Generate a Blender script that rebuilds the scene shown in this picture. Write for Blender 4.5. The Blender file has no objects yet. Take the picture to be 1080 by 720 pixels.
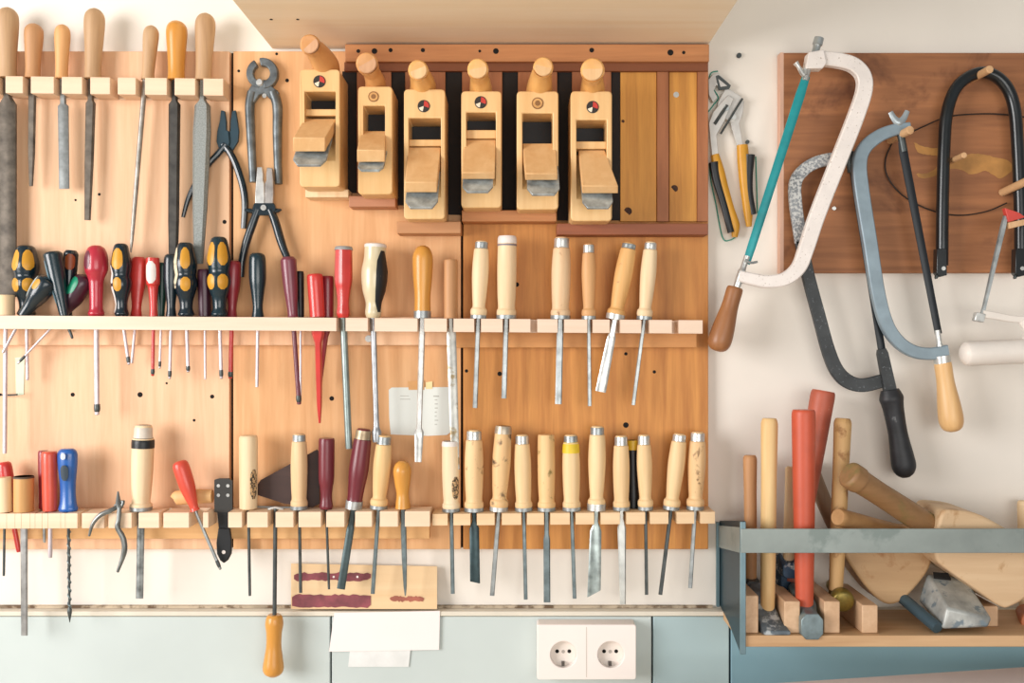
import bpy, bmesh, math, random
from mathutils import Vector, Matrix
random.seed(4)
scene = bpy.context.scene
col = scene.collection
D = 1.5            # camera to wall distance in metres
S = 0.00145        # metres per photo pixel on the wall plane

def K(d): return S * (D - d) / D
def P(x, y, d): k = K(d); return Vector(((x - 540) * k, -d, (360 - y) * k))
def lin(c):
    c = c / 255.0
    return c / 12.92 if c <= 0.04045 else ((c + 0.055) / 1.055) ** 2.4
def rgb(h):
    if isinstance(h, str): h = (int(h[0:2], 16), int(h[2:4], 16), int(h[4:6], 16))
    return (lin(h[0]), lin(h[1]), lin(h[2]), 1)

# ------------------------------------------------------------------ materials
MATS = {}
def base_mat(name):
    m = bpy.data.materials.new(name); m.use_nodes = True
    nt = m.node_tree; b = nt.nodes['Principled BSDF']
    return m, nt, b
def coords(nt, scale, rnd=True):
    tc = nt.nodes.new('ShaderNodeTexCoord')
    mp = nt.nodes.new('ShaderNodeMapping'); mp.inputs['Scale'].default_value = scale
    if rnd:
        oi = nt.nodes.new('ShaderNodeObjectInfo')
        ad = nt.nodes.new('ShaderNodeVectorMath'); ad.operation = 'MULTIPLY_ADD'
        ad.inputs[1].default_value = (7.3, 3.1, 5.7)
        nt.links.new(oi.outputs['Random'], ad.inputs[0]); nt.links.new(tc.outputs['Object'], ad.inputs[2])
        nt.links.new(ad.outputs[0], mp.inputs['Vector'])
    else:
        nt.links.new(tc.outputs['Object'], mp.inputs['Vector'])
    return mp
def noise(nt, vec, scale, detail=3, rough=.55, dist=0):
    n = nt.nodes.new('ShaderNodeTexNoise'); n.inputs['Scale'].default_value = scale
    n.inputs['Detail'].default_value = detail; n.inputs['Roughness'].default_value = rough
    n.inputs['Distortion'].default_value = dist
    nt.links.new(vec.outputs['Vector'], n.inputs['Vector']); return n
def ramp(nt, fac, stops):
    r = nt.nodes.new('ShaderNodeValToRGB'); e = r.color_ramp.elements
    e[0].position, e[0].color = stops[0]; e[1].position, e[1].color = stops[-1]
    for p, c in stops[1:-1]:
        q = e.new(p); q.color = c
    nt.links.new(fac, r.inputs['Fac']); return r
def mixc(nt, a, b, fac=None, mode='MIX', f=.5):
    m = nt.nodes.new('ShaderNodeMix'); m.data_type = 'RGBA'; m.blend_type = mode
    m.inputs[0].default_value = f
    if fac is not None: nt.links.new(fac, m.inputs[0])
    for s, i in ((a, 6), (b, 7)):
        if hasattr(s, 'type') and not isinstance(s, tuple): nt.links.new(s, m.inputs[i])
        else: m.inputs[i].default_value = s
    return m.outputs[2]
def paint(c, rough=.5, metal=0, var=.06, scale=30, name='paint', speck=None, speck_scale=120, speck_cut=.6, bump=0, clear=0):
    key = ('p', c, rough, metal, var, scale, speck, speck_scale, speck_cut, bump, clear)
    if key in MATS: return MATS[key]
    m, nt, b = base_mat(name)
    v = coords(nt, (1, 1, 1)); n = noise(nt, v, scale, 4)
    C = rgb(c); lo = tuple(x * (1 - var * 2) for x in C[:3]) + (1,); hi = tuple(min(1, x * (1 + var)) for x in C[:3]) + (1,)
    out = ramp(nt, n.outputs['Fac'], [(.3, lo), (.7, hi)]).outputs['Color']
    if speck:
        n2 = noise(nt, v, speck_scale, 5, .6)
        r2 = ramp(nt, n2.outputs['Fac'], [(speck_cut - .05, (0, 0, 0, 1)), (speck_cut + .03, (1, 1, 1, 1))])
        out = mixc(nt, out, rgb(speck), r2.outputs['Color'])
    nt.links.new(out, b.inputs['Base Color'])
    b.inputs['Roughness'].default_value = rough; b.inputs['Metallic'].default_value = metal
    if clear: b.inputs['Coat Weight'].default_value = clear; b.inputs['Coat Roughness'].default_value = .15
    if bump:
        bp = nt.nodes.new('ShaderNodeBump'); bp.inputs['Strength'].default_value = bump; bp.inputs['Distance'].default_value = .002
        nt.links.new(n.outputs['Fac'], bp.inputs['Height']); nt.links.new(bp.outputs['Normal'], b.inputs['Normal'])
    MATS[key] = m; return m
def wood(c1, c2, axis='Z', scale=1.0, rough=.55, knots=0, stain=None, name='wood', stain_cut=.62, stain_scale=9):
    key = ('w', c1, c2, axis, scale, rough, knots, stain, stain_cut, stain_scale)
    if key in MATS: return MATS[key]
    m, nt, b = base_mat(name)
    a, g = 34 * scale, 2.2 * scale
    sc = {'Z': (a, a, g), 'X': (g, a, a), 'Y': (a, g, a)}[axis]
    v = coords(nt, sc)
    n1 = noise(nt, v, 1.0, 3, .5, .8)
    n2 = noise(nt, v, 4.5, 4, .6, .3)
    C1, C2 = rgb(c1), rgb(c2)
    r1 = ramp(nt, n1.outputs['Fac'], [(.32, C1), (.72, C2)])
    mid = tuple((p * .55 + q * .45) for p, q in zip(C1, C2))
    r2 = ramp(nt, n2.outputs['Fac'], [(.3, C1), (.75, mid)])
    out = mixc(nt, r1.outputs['Color'], r2.outputs['Color'], f=.5)
    if knots:
        v3 = coords(nt, tuple({'Z': (9, 9, 4.5), 'X': (4.5, 9, 9)}[axis]))
        vo = nt.nodes.new('ShaderNodeTexVoronoi'); vo.inputs['Scale'].default_value = knots
        nt.links.new(v3.outputs['Vector'], vo.inputs['Vector'])
        r3 = ramp(nt, vo.outputs['Distance'], [(.035, (1, 1, 1, 1)), (.13, (0, 0, 0, 1))])
        dk = tuple(x * .28 for x in C2[:3]) + (1,)
        out = mixc(nt, out, dk, r3.outputs['Color'])
    if stain:
        v4 = coords(nt, (1, 1, 1.0)); n4 = noise(nt, v4, stain_scale, 5, .6, .4)
        r4 = ramp(nt, n4.outputs['Fac'], [(stain_cut - .06, (0, 0, 0, 1)), (stain_cut + .06, (1, 1, 1, 1))])
        out = mixc(nt, out, rgb(stain), r4.outputs['Color'])
    nt.links.new(out, b.inputs['Base Color']); b.inputs['Roughness'].default_value = rough
    bp = nt.nodes.new('ShaderNodeBump'); bp.inputs['Strength'].default_value = .12; bp.inputs['Distance'].default_value = .001
    nt.links.new(n2.outputs['Fac'], bp.inputs['Height']); nt.links.new(bp.outputs['Normal'], b.inputs['Normal'])
    MATS[key] = m; return m
def steel(c='8c9496', rough=.36, var=.18, name='steel', rust=None, metal=.6, scale=60):
    return paint(c, rough, metal, var, scale, name, rust, 45, .6)

# shared palettes
BEECH = wood('e8c08a', 'cf9a5c', 'Z', 1.2)
PALEW = wood('f2dcb6', 'd8ae7c', 'Z', 1.2)
PALEW2 = wood('e8cba4', 'c69565', 'Z', 1.4, stain='8a5c34', stain_cut=.68, stain_scale=60)
GREYW = wood('c8a47c', '96704c', 'Z', 1.4)
TANW = wood('cc9a6c', 'a07044', 'Z', 1.2)
AMBER = wood('dda24e', 'b87426', 'Z', 1.0, rough=.3)
ST = steel('a9b0b1'); STL = steel('d4d6d3', .3); STD = steel('545a5a', .42); BLUST = steel('7d8c90', .34)
FILEM = steel('6a6258', .6, .25, metal=.4); FILED = steel('44423e', .55, .25, metal=.4); RASP = steel('8e9390', .55, .16, metal=.4, scale=500)
BLK = paint('1a1d20', .4, name='black_plastic'); NAVY = paint('0c222c', .26, name='navy_plastic', clear=.4)
TEALD = paint('0e2a33', .26, name='dark_teal_plastic', clear=.4)
YEL = paint('d0962a', .4, name='yellow_plastic'); RED = paint('cf3a34', .3, name='red_plastic', clear=.4)
REDD = paint('8e2530', .32, name='dark_red_plastic', clear=.3); MAR = paint('6c2838', .35, name='maroon_plastic', clear=.3)
MARD = paint('3f1a2c', .35, name='dark_maroon_plastic', clear=.3); GRN = paint('118a66', .35, name='green_plastic')
GRND = paint('123f36', .35, name='dark_green_plastic'); WHT = paint('e6ded8', .5, name='white_plastic')
BLUE = paint('1f5fae', .3, name='blue_plastic', clear=.5); HOLE = paint('120f0d', .9, name='dark_hole')
MARW = wood('7c3038', '55202a', 'Z', 1.0, rough=.3)
STAMP = paint('4a4136', .7, 0, .3, 200, 'stamp_ink', 'd2ae80', 330, .52)

# ------------------------------------------------------------------ mesh helpers
class Ctx: off = Vector((0, 0, 0)); root = None
def setp(o, **k):
    for a, b in k.items():
        if b is not None: o[a] = b
def thing(name, label, cat, base, group=None):
    o = bpy.data.objects.new(name, None); o.empty_display_size = .02; col.objects.link(o); o.location = base
    setp(o, label=label, category=cat, group=group); Ctx.root = o; Ctx.off = Vector(base); return o
def finish(name, bm, mats, off, smooth=True, bev=0, seg=2, ang=35):
    bmesh.ops.recalc_face_normals(bm, faces=bm.faces[:])
    bmesh.ops.translate(bm, verts=bm.verts[:], vec=-off)
    me = bpy.data.meshes.new(name); bm.to_mesh(me); bm.free()
    for m in (mats if isinstance(mats, (list, tuple)) else [mats]): me.materials.append(m)
    if smooth:
        for p in me.polygons: p.use_smooth = True
        me.set_sharp_from_angle(angle=math.radians(ang))
    o = bpy.data.objects.new(name, me); col.objects.link(o)
    if bev:
        md = o.modifiers.new('edge', 'BEVEL'); md.width = bev; md.segments = seg; md.limit_method = 'ANGLE'; md.angle_limit = math.radians(40)
    return o
def part(name, bm, mat, parent=None, label=None, **k):
    o = finish(name, bm, mat, Ctx.off, **k); o.parent = parent or Ctx.root
    if label: o['label'] = label
    return o
def solo(name, bm, mat, label, cat, base=None, group=None, kind=None, **k):
    if base is None:
        zs = [v.co for v in bm.verts]
        base = Vector((sum(v.x for v in zs) / len(zs), sum(v.y for v in zs) / len(zs), min(v.z for v in zs)))
    o = finish(name, bm, mat, Vector(base), **k); o.location = base
    setp(o, label=label, category=cat, group=group, kind=kind); return o
def struct(name, bm, mat, **k):
    o = finish(name, bm, mat, Vector((0, 0, 0)), **k); o['kind'] = 'structure'; return o
def NB(): return bmesh.new()
def hexa(bm, pts, mi=0):            # 4 back points then 4 front points
    v = [bm.verts.new(p) for p in pts]
    for f in ((0, 1, 2, 3), (7, 6, 5, 4), (0, 4, 5, 1), (1, 5, 6, 2), (2, 6, 7, 3), (3, 7, 4, 0)):
        bm.faces.new([v[i] for i in f]).material_index = mi
    return bm
def wbox(bm, a, b, mi=0):
    (x0, y0, z0), (x1, y1, z1) = a, b
    return hexa(bm, [(x0, y0, z0), (x1, y0, z0), (x1, y0, z1), (x0, y0, z1), (x0, y1, z0), (x1, y1, z0), (x1, y1, z1), (x0, y1, z1)], mi)
def pbox(bm, x0, x1, y0, y1, d0, d1, mi=0, ref=None):   # photo rectangle as seen at its front face, a straight box behind
    r = d1 if ref is None else ref
    a = P(x0, y1, r); b = P(x1, y0, r)
    return wbox(bm, (a.x, -d0, a.z), (b.x, -d1, b.z), mi)
def prism(bm, pts, d0, d1, mi=0):   # outline in photo pixels (read at depth d1), extruded straight back to d0
    f = [P(x, y, d1) for x, y in pts]
    A = [bm.verts.new(p) for p in f]; B = [bm.verts.new((p.x, -d0, p.z)) for p in f]
    n = len(f)
    bm.faces.new(A).material_index = mi; bm.faces.new(B[::-1]).material_index = mi
    for i in range(n):
        j = (i + 1) % n
        bm.faces.new((A[i], B[i], B[j], A[j])).material_index = mi
    return bm
def catmull(pts, n=6):
    if len(pts) < 3: return [Vector(p) for p in pts]
    p = [Vector(q) for q in pts]; p = [p[0] * 2 - p[1]] + p + [p[-1] * 2 - p[-2]]; out = []
    for i in range(1, len(p) - 2):
        for k in range(n):
            t = k / n; a, b, c, e = p[i - 1], p[i], p[i + 1], p[i + 2]
            out.append(.5 * ((2 * b) + (c - a) * t + (2 * a - 5 * b + 4 * c - e) * t * t + (3 * b - a - 3 * c + e) * t ** 3))
    out.append(p[-2]); return out
def frame(u):
    u = u.normalized(); e1 = Vector((0, -1, 0)) - u * (-u.y)
    if e1.length < .05: e1 = Vector((0, 0, 1)) - u * u.z
    e1.normalize(); e2 = u.cross(e1); 
    if e2.x < 0: e2 = -e2
    return u, e1, e2
def rings(bm, cs, close=True, caps=True, mi=0):
    R = [[bm.verts.new(p) for p in c] for c in cs]
    for a, b in zip(R, R[1:]):
        n = len(a)
        for i in range(n if close else n - 1):
            j = (i + 1) % n
            bm.faces.new((a[i], a[j], b[j], b[i])).material_index = mi
    if caps and close:
        bm.faces.new(R[0][::-1]).material_index = mi; bm.faces.new(R[-1]).material_index = mi
    return bm
def interp(prof, t):
    if t <= prof[0][0]: return prof[0][1]
    for (a, ra), (b, rb) in zip(prof, prof[1:]):
        if t <= b:
            f = (t - a) / (b - a) if b > a else 0
            return ra + (rb - ra) * f
    return prof[-1][1]
def smoothprof(prof, n=5):
    c = catmull([(t, r, 0) for t, r in prof], n); out = []; last = -1
    for v in c:
        t = min(1, max(0, v.x))
        if t > last + 1e-5: out.append((t, max(.02, v.y))); last = t
    return out
def turned(bm, A, B, prof, R, n=20, facets=0, fdep=.06, squash=1, mi=0):
    u, e1, e2 = frame(B - A); cs = []
    for t, r in smoothprof(prof):
        c = A.lerp(B, t); ring = []
        for i in range(n):
            th = 2 * math.pi * i / n
            q = r * R * (1 - fdep * (1 - math.cos(facets * th)) / 2 if facets else 1)
            ring.append(c + e1 * (q * squash * math.cos(th)) + e2 * (q * math.sin(th)))
        cs.append(ring)
    return rings(bm, cs, mi=mi)
def patch(bm, A, B, prof, R, t0, t1, a0, a1, lift=.0004, n=8, m=6, rnd=True):   # raised panel on a turned handle
    u, e1, e2 = frame(B - A); sp = smoothprof(prof); outer = []; inner = []
    for k in range(m + 1):
        t = t0 + (t1 - t0) * k / m; f = 1
        if rnd:
            s = abs(2 * k / m - 1); f = math.sqrt(max(.12, 1 - s ** 4))
        mid, hw = (a0 + a1) / 2, (a1 - a0) / 2 * f
        c = A.lerp(B, t); r = interp(sp, t) * R
        th = [math.radians(mid - hw + 2 * hw * i / n) for i in range(n + 1)]
        o_ = [c + e1 * ((r + lift) * math.cos(x)) + e2 * ((r + lift) * math.sin(x)) for x in th]
        i_ = [c + e1 * ((r - .0012) * math.cos(x)) + e2 * ((r - .0012) * math.sin(x)) for x in th]
        outer.append(o_ + i_[::-1])
    return rings(bm, outer)
def band(bm, A, B, prof, R, t0, t1, lift=.0006, n=20, flat=False):
    u, e1, e2 = frame(B - A); sp = smoothprof(prof); cs = []
    m = 4
    rmax = max(interp(sp, t0 + (t1 - t0) * k / m) for k in range(m + 1))
    seq = [(t0, -.0012)] + [(t0 + (t1 - t0) * k / m, lift) for k in range(m + 1)] + [(t1, -.0012)]
    for t, l in seq:
        c = A.lerp(B, t); r = (rmax if flat else interp(sp, t)) * R + l
        cs.append([c + e1 * (r * math.cos(2 * math.pi * i / n)) + e2 * (r * math.sin(2 * math.pi * i / n)) for i in range(n)])
    return rings(bm, cs)
def tube(bm, pts, rad, n=12, sm=6, squash=1, mi=0):
    if sm and len(pts) > 2:
        rr = rad if isinstance(rad, (list, tuple)) else [rad] * len(pts)
        q = catmull(pts, sm); m = len(q) - 1; rs = []
        for i in range(m + 1):
            s = i / m * (len(rr) - 1); a = min(int(s), len(rr) - 2); rs.append(rr[a] + (rr[a + 1] - rr[a]) * (s - a))
    else:
        q = [Vector(p) for p in pts]; rs = list(rad) if isinstance(rad, (list, tuple)) else [rad] * len(q)
    cs = []; prev = None
    for i, p in enumerate(q):
        t = (q[min(i + 1, len(q) - 1)] - q[max(i - 1, 0)]).normalized()
        if prev is None:
            prev = Vector((0, -1, 0)) - t * (-t.y)
            if prev.length < .1: prev = Vector((0, 0, 1)) - t * t.z
        e1 = (prev - t * prev.dot(t)).normalized(); prev = e1; e2 = t.cross(e1)
        cs.append([p + e1 * (rs[i] * squash * math.cos(2 * math.pi * k / n)) + e2 * (rs[i] * math.sin(2 * math.pi * k / n)) for k in range(n)])
    return rings(bm, cs, mi=mi)
def ptube(bm, pts, rad, d=None, **k):
    Q = [P(p[0], p[1], p[2] if len(p) > 2 else d) for p in pts]
    rr = [r * K(.03) for r in rad] if isinstance(rad, (list, tuple)) else rad * K(.03)
    return tube(bm, Q, rr, **k)
def sweep(bm, pts, d, w, th, sm=6, rnd=.25):        # flat bar frame, width w px in the wall plane, thickness th metres
    q = catmull([P(x, y, d) for x, y in pts], sm); m = len(q) - 1; cs = []
    ww = w if isinstance(w, (list, tuple)) else [w, w]
    for i, p in enumerate(q):
        t = (q[min(i + 1, m)] - q[max(i - 1, 0)]).normalized(); s = Vector((t.z, 0, -t.x))
        f = i / m * (len(ww) - 1); a = min(int(f), len(ww) - 2); W = (ww[a] + (ww[a + 1] - ww[a]) * (f - a)) * K(d) / 2
        T = th / 2; c = min(W, T) * rnd; y = Vector((0, 1, 0))
        cs.append([p + s * a_ + y * b_ for a_, b_ in ((W, T - c), (W - c, T), (-W + c, T), (-W, T - c), (-W, -T + c), (-W + c, -T), (W - c, -T), (W, -T + c))])
    return rings(bm, cs)
def flat(bm, A, B, prof, th, skew=0, bev=True):      # blade: prof [(t, width px)], thickness th, ground front edges
    u = (B - A); L = u.length; u = u.normalized(); s = Vector((u.z, 0, -u.x)).normalized()
    if s.x < 0: s = -s
    cs = []; n = len(prof)
    for i, (t, w) in enumerate(prof):
        c = A + u * (L * t); W = w * K(-A.y if True else 0) / 2
        sk = skew * K(.04) if i == n - 1 else 0
        y = Vector((0, 1, 0)); c1 = .35 if bev else 0
        tt = th if not (bev and i == n - 1) else th * .4
        fr = [c + s * (-W) + y * 0 - u * (sk if sk else 0), c + s * (-W * (1 - c1)) - y * tt / 2 - u * sk * (1 - c1), c + s * (W * (1 - c1)) - y * tt / 2 + u * sk * (1 - c1), c + s * W + u * sk,
              c + s * W + y * th / 2 + u * sk, c - s * W + y * th / 2 - u * sk]
        cs.append(fr)
    return rings(bm, cs)
def disc(bm, C, r, depth, n=24, r2=None, ax=Vector((0, -1, 0)), mi=0):   # cylinder facing the room
    u, e1, e2 = frame(ax); r2 = r if r2 is None else r2
    cs = [[C + e1 * (q * math.cos(2 * math.pi * i / n)) + e2 * (q * math.sin(2 * math.pi * i / n)) + ax * h for i in range(n)] for q, h in ((r, 0), (r2, depth))]
    return rings(bm, cs, mi=mi)
def cut(o, bm_cut):
    bmesh.ops.recalc_face_normals(bm_cut, faces=bm_cut.faces[:])
    off = Vector(o.location) + (Vector(o.parent.location) if o.parent else Vector())
    bmesh.ops.translate(bm_cut, verts=bm_cut.verts[:], vec=-off)
    me = bpy.data.meshes.new('cutter'); bm_cut.to_mesh(me); bm_cut.free()
    c = bpy.data.objects.new('cutter', me); col.objects.link(c)
    par = o.parent; loc = o.location.copy(); o.parent = None; o.location = (0, 0, 0)
    md = o.modifiers.new('cut', 'BOOLEAN'); md.operation = 'DIFFERENCE'; md.object = c; md.solver = 'EXACT'
    bpy.context.view_layer.update()
    dg = bpy.context.evaluated_depsgraph_get()
    new = bpy.data.meshes.new_from_object(o.evaluated_get(dg))
    o.modifiers.clear(); o.data = new; o.parent = par; o.location = loc
    for p in new.polygons: p.use_smooth = True
    new.set_sharp_from_angle(angle=math.radians(30))
    bpy.data.objects.remove(c)

# ------------------------------------------------------------------ handle profiles (t, r)
PF = {
 'file': [(0, .2), (.03, .6), (.09, .9), (.17, 1), (.3, .98), (.6, .84), (.85, .78), (1, .84)],
 'chisel': [(0, .78), (.02, .84), (.12, .9), (.4, 1), (.7, .86), (.84, .76), (.88, .96), (.93, 1), (.97, .86), (1, .66)],
 'stout': [(0, .85), (.02, .93), (.12, .97), (.4, 1), (.7, .95), (.86, .88), (.9, 1), (.95, 1), (.98, .85), (1, .66)],
 'straight': [(0, .85), (.03, .97), (.08, 1), (.9, .95), (.97, .9), (1, .7)],
 'cyl': [(0, .93), (.02, .99), (.06, 1), (.94, 1), (.98, .98), (1, .9)],
 'kraft': [(0, .45), (.02, .62), (.06, .72), (.16, .86), (.28, 1), (.38, .92), (.44, .86), (.5, .96), (.58, .98), (.68, .8), (.78, .6), (.88, .54), (.93, .62), (.97, .7), (1, .55)],
 'bulb': [(0, .4), (.04, .72), (.14, .95), (.26, 1), (.36, .95), (.46, .7), (.56, .6), (.8, .56), (.9, .58), (.96, .7), (1, .6)],
 'slim': [(0, .6), (.04, .9), (.15, 1), (.4, 1), (.6, .8), (.82, .6), (.93, .66), (1, .75)],
 'pear': [(0, .25), (.03, .62), (.1, .9), (.2, 1), (.45, .93), (.7, .78), (.9, .8), (1, .74)],
 'taper': [(0, .7), (.04, .95), (.1, 1), (.5, .9), (.8, .68), (.95, .62), (1, .7)],
 'saw': [(0, .62), (.05, .7), (.3, .72), (.6, .92), (.82, 1), (.93, .86), (.98, .6), (1, .3)],
 'rev': [(0, .55), (.03, .8), (.1, .9), (.3, .8), (.55, .72), (.8, .9), (.92, 1), (.97, .85), (1, .5)],
 'cone': [(0, .9), (.02, 1), (.1, 1), (.5, .9), (1, .72)],
 'hammer': [(0, .8), (.02, .97), (.06, 1), (.3, .92), (.7, .9), (1, .78)],
}
# ------------------------------------------------------------------ racks
RK = {
 'file': dict(df=.05, db=.0155, top=lambda x: 80 + x * .012, bot=lambda x: 98 + x * .012, slots=[], wood=wood('e8cdb0', 'd2a884', 'X', 1)),
 'mid': dict(df=.072, db=.0305, top=lambda x: 332.6 + x * .0068, bot=lambda x: 346.6 + x * .0068, slots=[], wood=wood('efdac6', 'dcba9c', 'X', 1)),
 'low': dict(df=.072, db=.0305, top=lambda x: 541.5 - x * .006, bot=lambda x: 557.5 - x * .005, slots=[], wood=wood('f0d8bc', 'dcb690', 'X', 1)),
 'lowr': dict(df=.066, db=.0155, top=lambda x: 542 - (x - 455) * .008, bot=lambda x: 554 - (x - 455) * .007, slots=[], wood=wood('ecd0a8', 'd6aa78', 'X', 1)),
}
def ztop(rk, X):
    r = RK[rk]; k = K(r['df']); px = X / k + 540
    return (360 - r['top'](px)) * k
def zbot(rk, X):
    r = RK[rk]; k = K(r['df']); px = X / k + 540
    return (360 - r['bot'](px)) * k
def on_rack(rk, d, top, botx, boty=None):
    A = P(top[0], top[1], d); B = P(botx, boty or RK[rk]['top'](botx), d)
    z = ztop(rk, B.x) + .0006
    t = (z - A.z) / (B.z - A.z)
    return A, A + (B - A) * t
def slot(rk, A, B, hw, opn=True):
    r = RK[rk]; xs = []
    for z in (ztop(rk, B.x) + .002, zbot(rk, B.x) - .002):
        t = (z - A.z) / (B.z - A.z) if abs(B.z - A.z) > 1e-6 else 0
        xs.append(A.x + (B.x - A.x) * t)
    r['slots'].append((min(xs) - hw, max(xs) + hw, opn))

def tool(name, label, cat, group, rk, d, top, botx, R, prof, hmat, tip=None, sw=4, kind='round', smat=None, opn=True,
         cap=None, ferr=None, bands=(), panels=(), facets=0, tipmat=None, skew=0, wprof=None, th=None, sx=None, gap=.0016,
         hname='handle', sname=None, squash=1, tiplen=8, fdep=.06, slotw=None):
    A, B = on_rack(rk, d, top, botx)
    base = Vector(P(tip[0], tip[1], d)) if tip else B
    root = thing(name, label, cat, base, group)
    k = K(d); R = R * k
    pr = PF[prof] if isinstance(prof, str) else prof
    if cap:
        A2 = A.lerp(B, cap[1]); pr = [(0, .5), (.015, .66), (cap[1] - .012, .7)] + [(cap[1] + .004, .78), (cap[1] + .03, .88)] + [q for q in pr if q[0] > cap[1] + .06]
    h = part(hname, turned(NB(), A, B, pr, R, facets=facets, fdep=fdep, squash=squash), hmat)
    if cap: part('cap', turned(NB(), A.lerp(B, .018), A.lerp(B, cap[1]), [(0, .9), (.06, 1), (.8, 1.02), (1, 1.04)], R * .76), cap[2])
    if ferr: part('ferrule', band(NB(), A, B, pr, R, ferr[0], ferr[1], flat=True), ferr[2])
    for b in bands: part(b[3], band(NB(), A, B, pr, R, b[0], b[1]), b[2], h)
    for p in panels: part(p[5], patch(NB(), A, B, pr, R, p[0], p[1], p[2], p[3]), p[4], h)
    if tip:
        T = P(tip[0], tip[1], d); smat = smat or ST; S0 = B.copy()
        if sx: S0 = P(sx, 0, d); S0.z = B.z
        S0 = S0 + (S0 - T).normalized() * .008
        L = (T - S0).length; w = sw * k
        if kind == 'round':
            bm = turned(NB(), S0, T, [(0, 1), (.5, 1), (1 - .004 / L, .95), (1, .55)], w / 2, n=12)
        elif kind == 'point':
            bm = turned(NB(), S0, T, [(0, 1), (.6, .9), (.9, .7), (1, .25)], w / 2, n=12)
        elif kind == 'spade':
            bm = turned(NB(), S0, T, [(0, 1), (.82, .9), (.88, 1.5), (.97, 1.5), (1, 1.4)], w / 2, n=12, squash=.7)
        else:
            bm = flat(NB(), S0, T, wprof or [(0, sw * .8), (.15, sw), (1, sw)], th or .0035, skew)
        sh = part(sname or ('blade' if kind == 'flat' else 'shaft'), bm, smat)
        if tipmat:
            Q = T + (S0 - T).normalized() * (tiplen * k)
            part('tip', turned(NB(), Q, T + (T - Q).normalized() * .0006, [(0, 1.1), (.5, 1.15), (1, .6)], w / 2, n=12), tipmat, sh)
        w2 = slotw or (max(sw if kind == 'round' else min(sw, 5), 3) * k / 2 + gap * .7)
        slot(rk, S0, T, w2, opn)
    return root

# ================================================================== SETTING
WALLM = paint('ece6dc', .85, 0, .02, 6, 'plaster', bump=.15)
b = NB(); wbox(b, (-3.2, .12, -1.45), (3.2, 0, 1.35)); struct('wall_back', b, WALLM, smooth=False)
b = NB(); wbox(b, (-3.2, .12, -1.55), (3.2, -3.2, -1.45)); struct('floor', b, wood('d8c8b0', 'c0ac90', 'X', .5), smooth=False)
BLUEP = paint('c4cfcd', .55, 0, .03, 5, 'pale_blue_panel'); BLUE_SHADE = paint('7a9fad', .55, 0, .03, 5, 'rack_shade_panel'); BLUEQ = paint('a9c0c4', .55, 0, .03, 5, 'blue_panel')  # the deepest blue has the shade under the hammer rack painted in
seams = [-1600, 349, 688, 770, 2400]  # rightmost inner seam only bounds the panel painted as rack shade
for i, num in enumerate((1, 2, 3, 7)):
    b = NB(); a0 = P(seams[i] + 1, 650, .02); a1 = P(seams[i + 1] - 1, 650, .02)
    wbox(b, (a0.x, 0, -1.449), (a1.x, -.02, a0.z)); struct('trim_%d' % num, b, (BLUEP, BLUEP, BLUEQ, BLUE_SHADE)[i], bev=.0012)
b = NB(); pbox(b, -1600, 2400, 644.6, 649.6, .0, .023); struct('trim_4', b, paint('ddd6c6', .7, 0, .05, 12, 'cream_ledge'), bev=.001)
b = NB(); pbox(b, -1600, 752, 638.6, 641.2, .0, .006); struct('trim_5', b, paint('c4b49c', .9, 0, .2, 18, 'grubby_joint', '6a5642', 26, .54))

# ------------------------------------------------------------------ board panels on the wall
def board(name, x0, x1, y0, y1, mat, label, d0=.0005, d1=.015, holes=()):
    base = P((x0 + x1) / 2, y1, 0); thing(name, label, 'board', base, 'wooden backing boards on the wall')
    b = NB(); pbox(b, x0, x1, y0, y1, d0, d1)
    p = part('panel', b, mat, bev=.0008)
    for hx, hy, hr in holes:
        part('screw_hole', disc(NB(), P(hx, hy, d1 - .001), hr * K(d1), .0013, 10), HOLE)
BL = wood('eec6a0', 'd59f74', 'Z', 1.5, knots=.5, name='left_board')
BM_ = wood('e6b684', 'c4884e', 'Z', 1.5, knots=.5, name='middle_board')
BR = wood('d9984e', '98561f', 'Z', 1.6, knots=.8, name='right_pine_board')
board('wooden_board', -60, 242, 54, 579, BL, 'pale orange wooden board at left behind the files and screwdrivers',
      holes=[(77, 416, 2.2), (148, 416, 2.8), (224, 418, 2.2), (237, 234, 2.2), (176, 404, 1.2), (205, 443, 1.5), (105, 205, 1.5), (80, 211, 1.2), (1, 416, 1.5)])
board('wooden_board', 246, 486, 54, 579, BM_, 'middle orange wooden board behind pliers and the white note',
      holes=[(303, 85, 2), (292, 57, 1.5), (252, 75, 1.5), (350, 420, 2.5)])
board('wooden_board', 488.5, 747, 48, 579, BR, 'amber pine board at right behind the pale chisels',
      holes=[(545, 300, 2.5), (527, 394, 2.4), (492, 391, 1.8), (660, 448, 3), (660, 373, 1.8), (690, 392, 1.8)])
b = NB(); pbox(b, 240, 248, 56, 577, .0004, .004); pbox(b, 485, 490, 56, 577, .0004, .004)
struct('trim_6', b, paint('2a1d14', .9, name='board_gap'))

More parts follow.
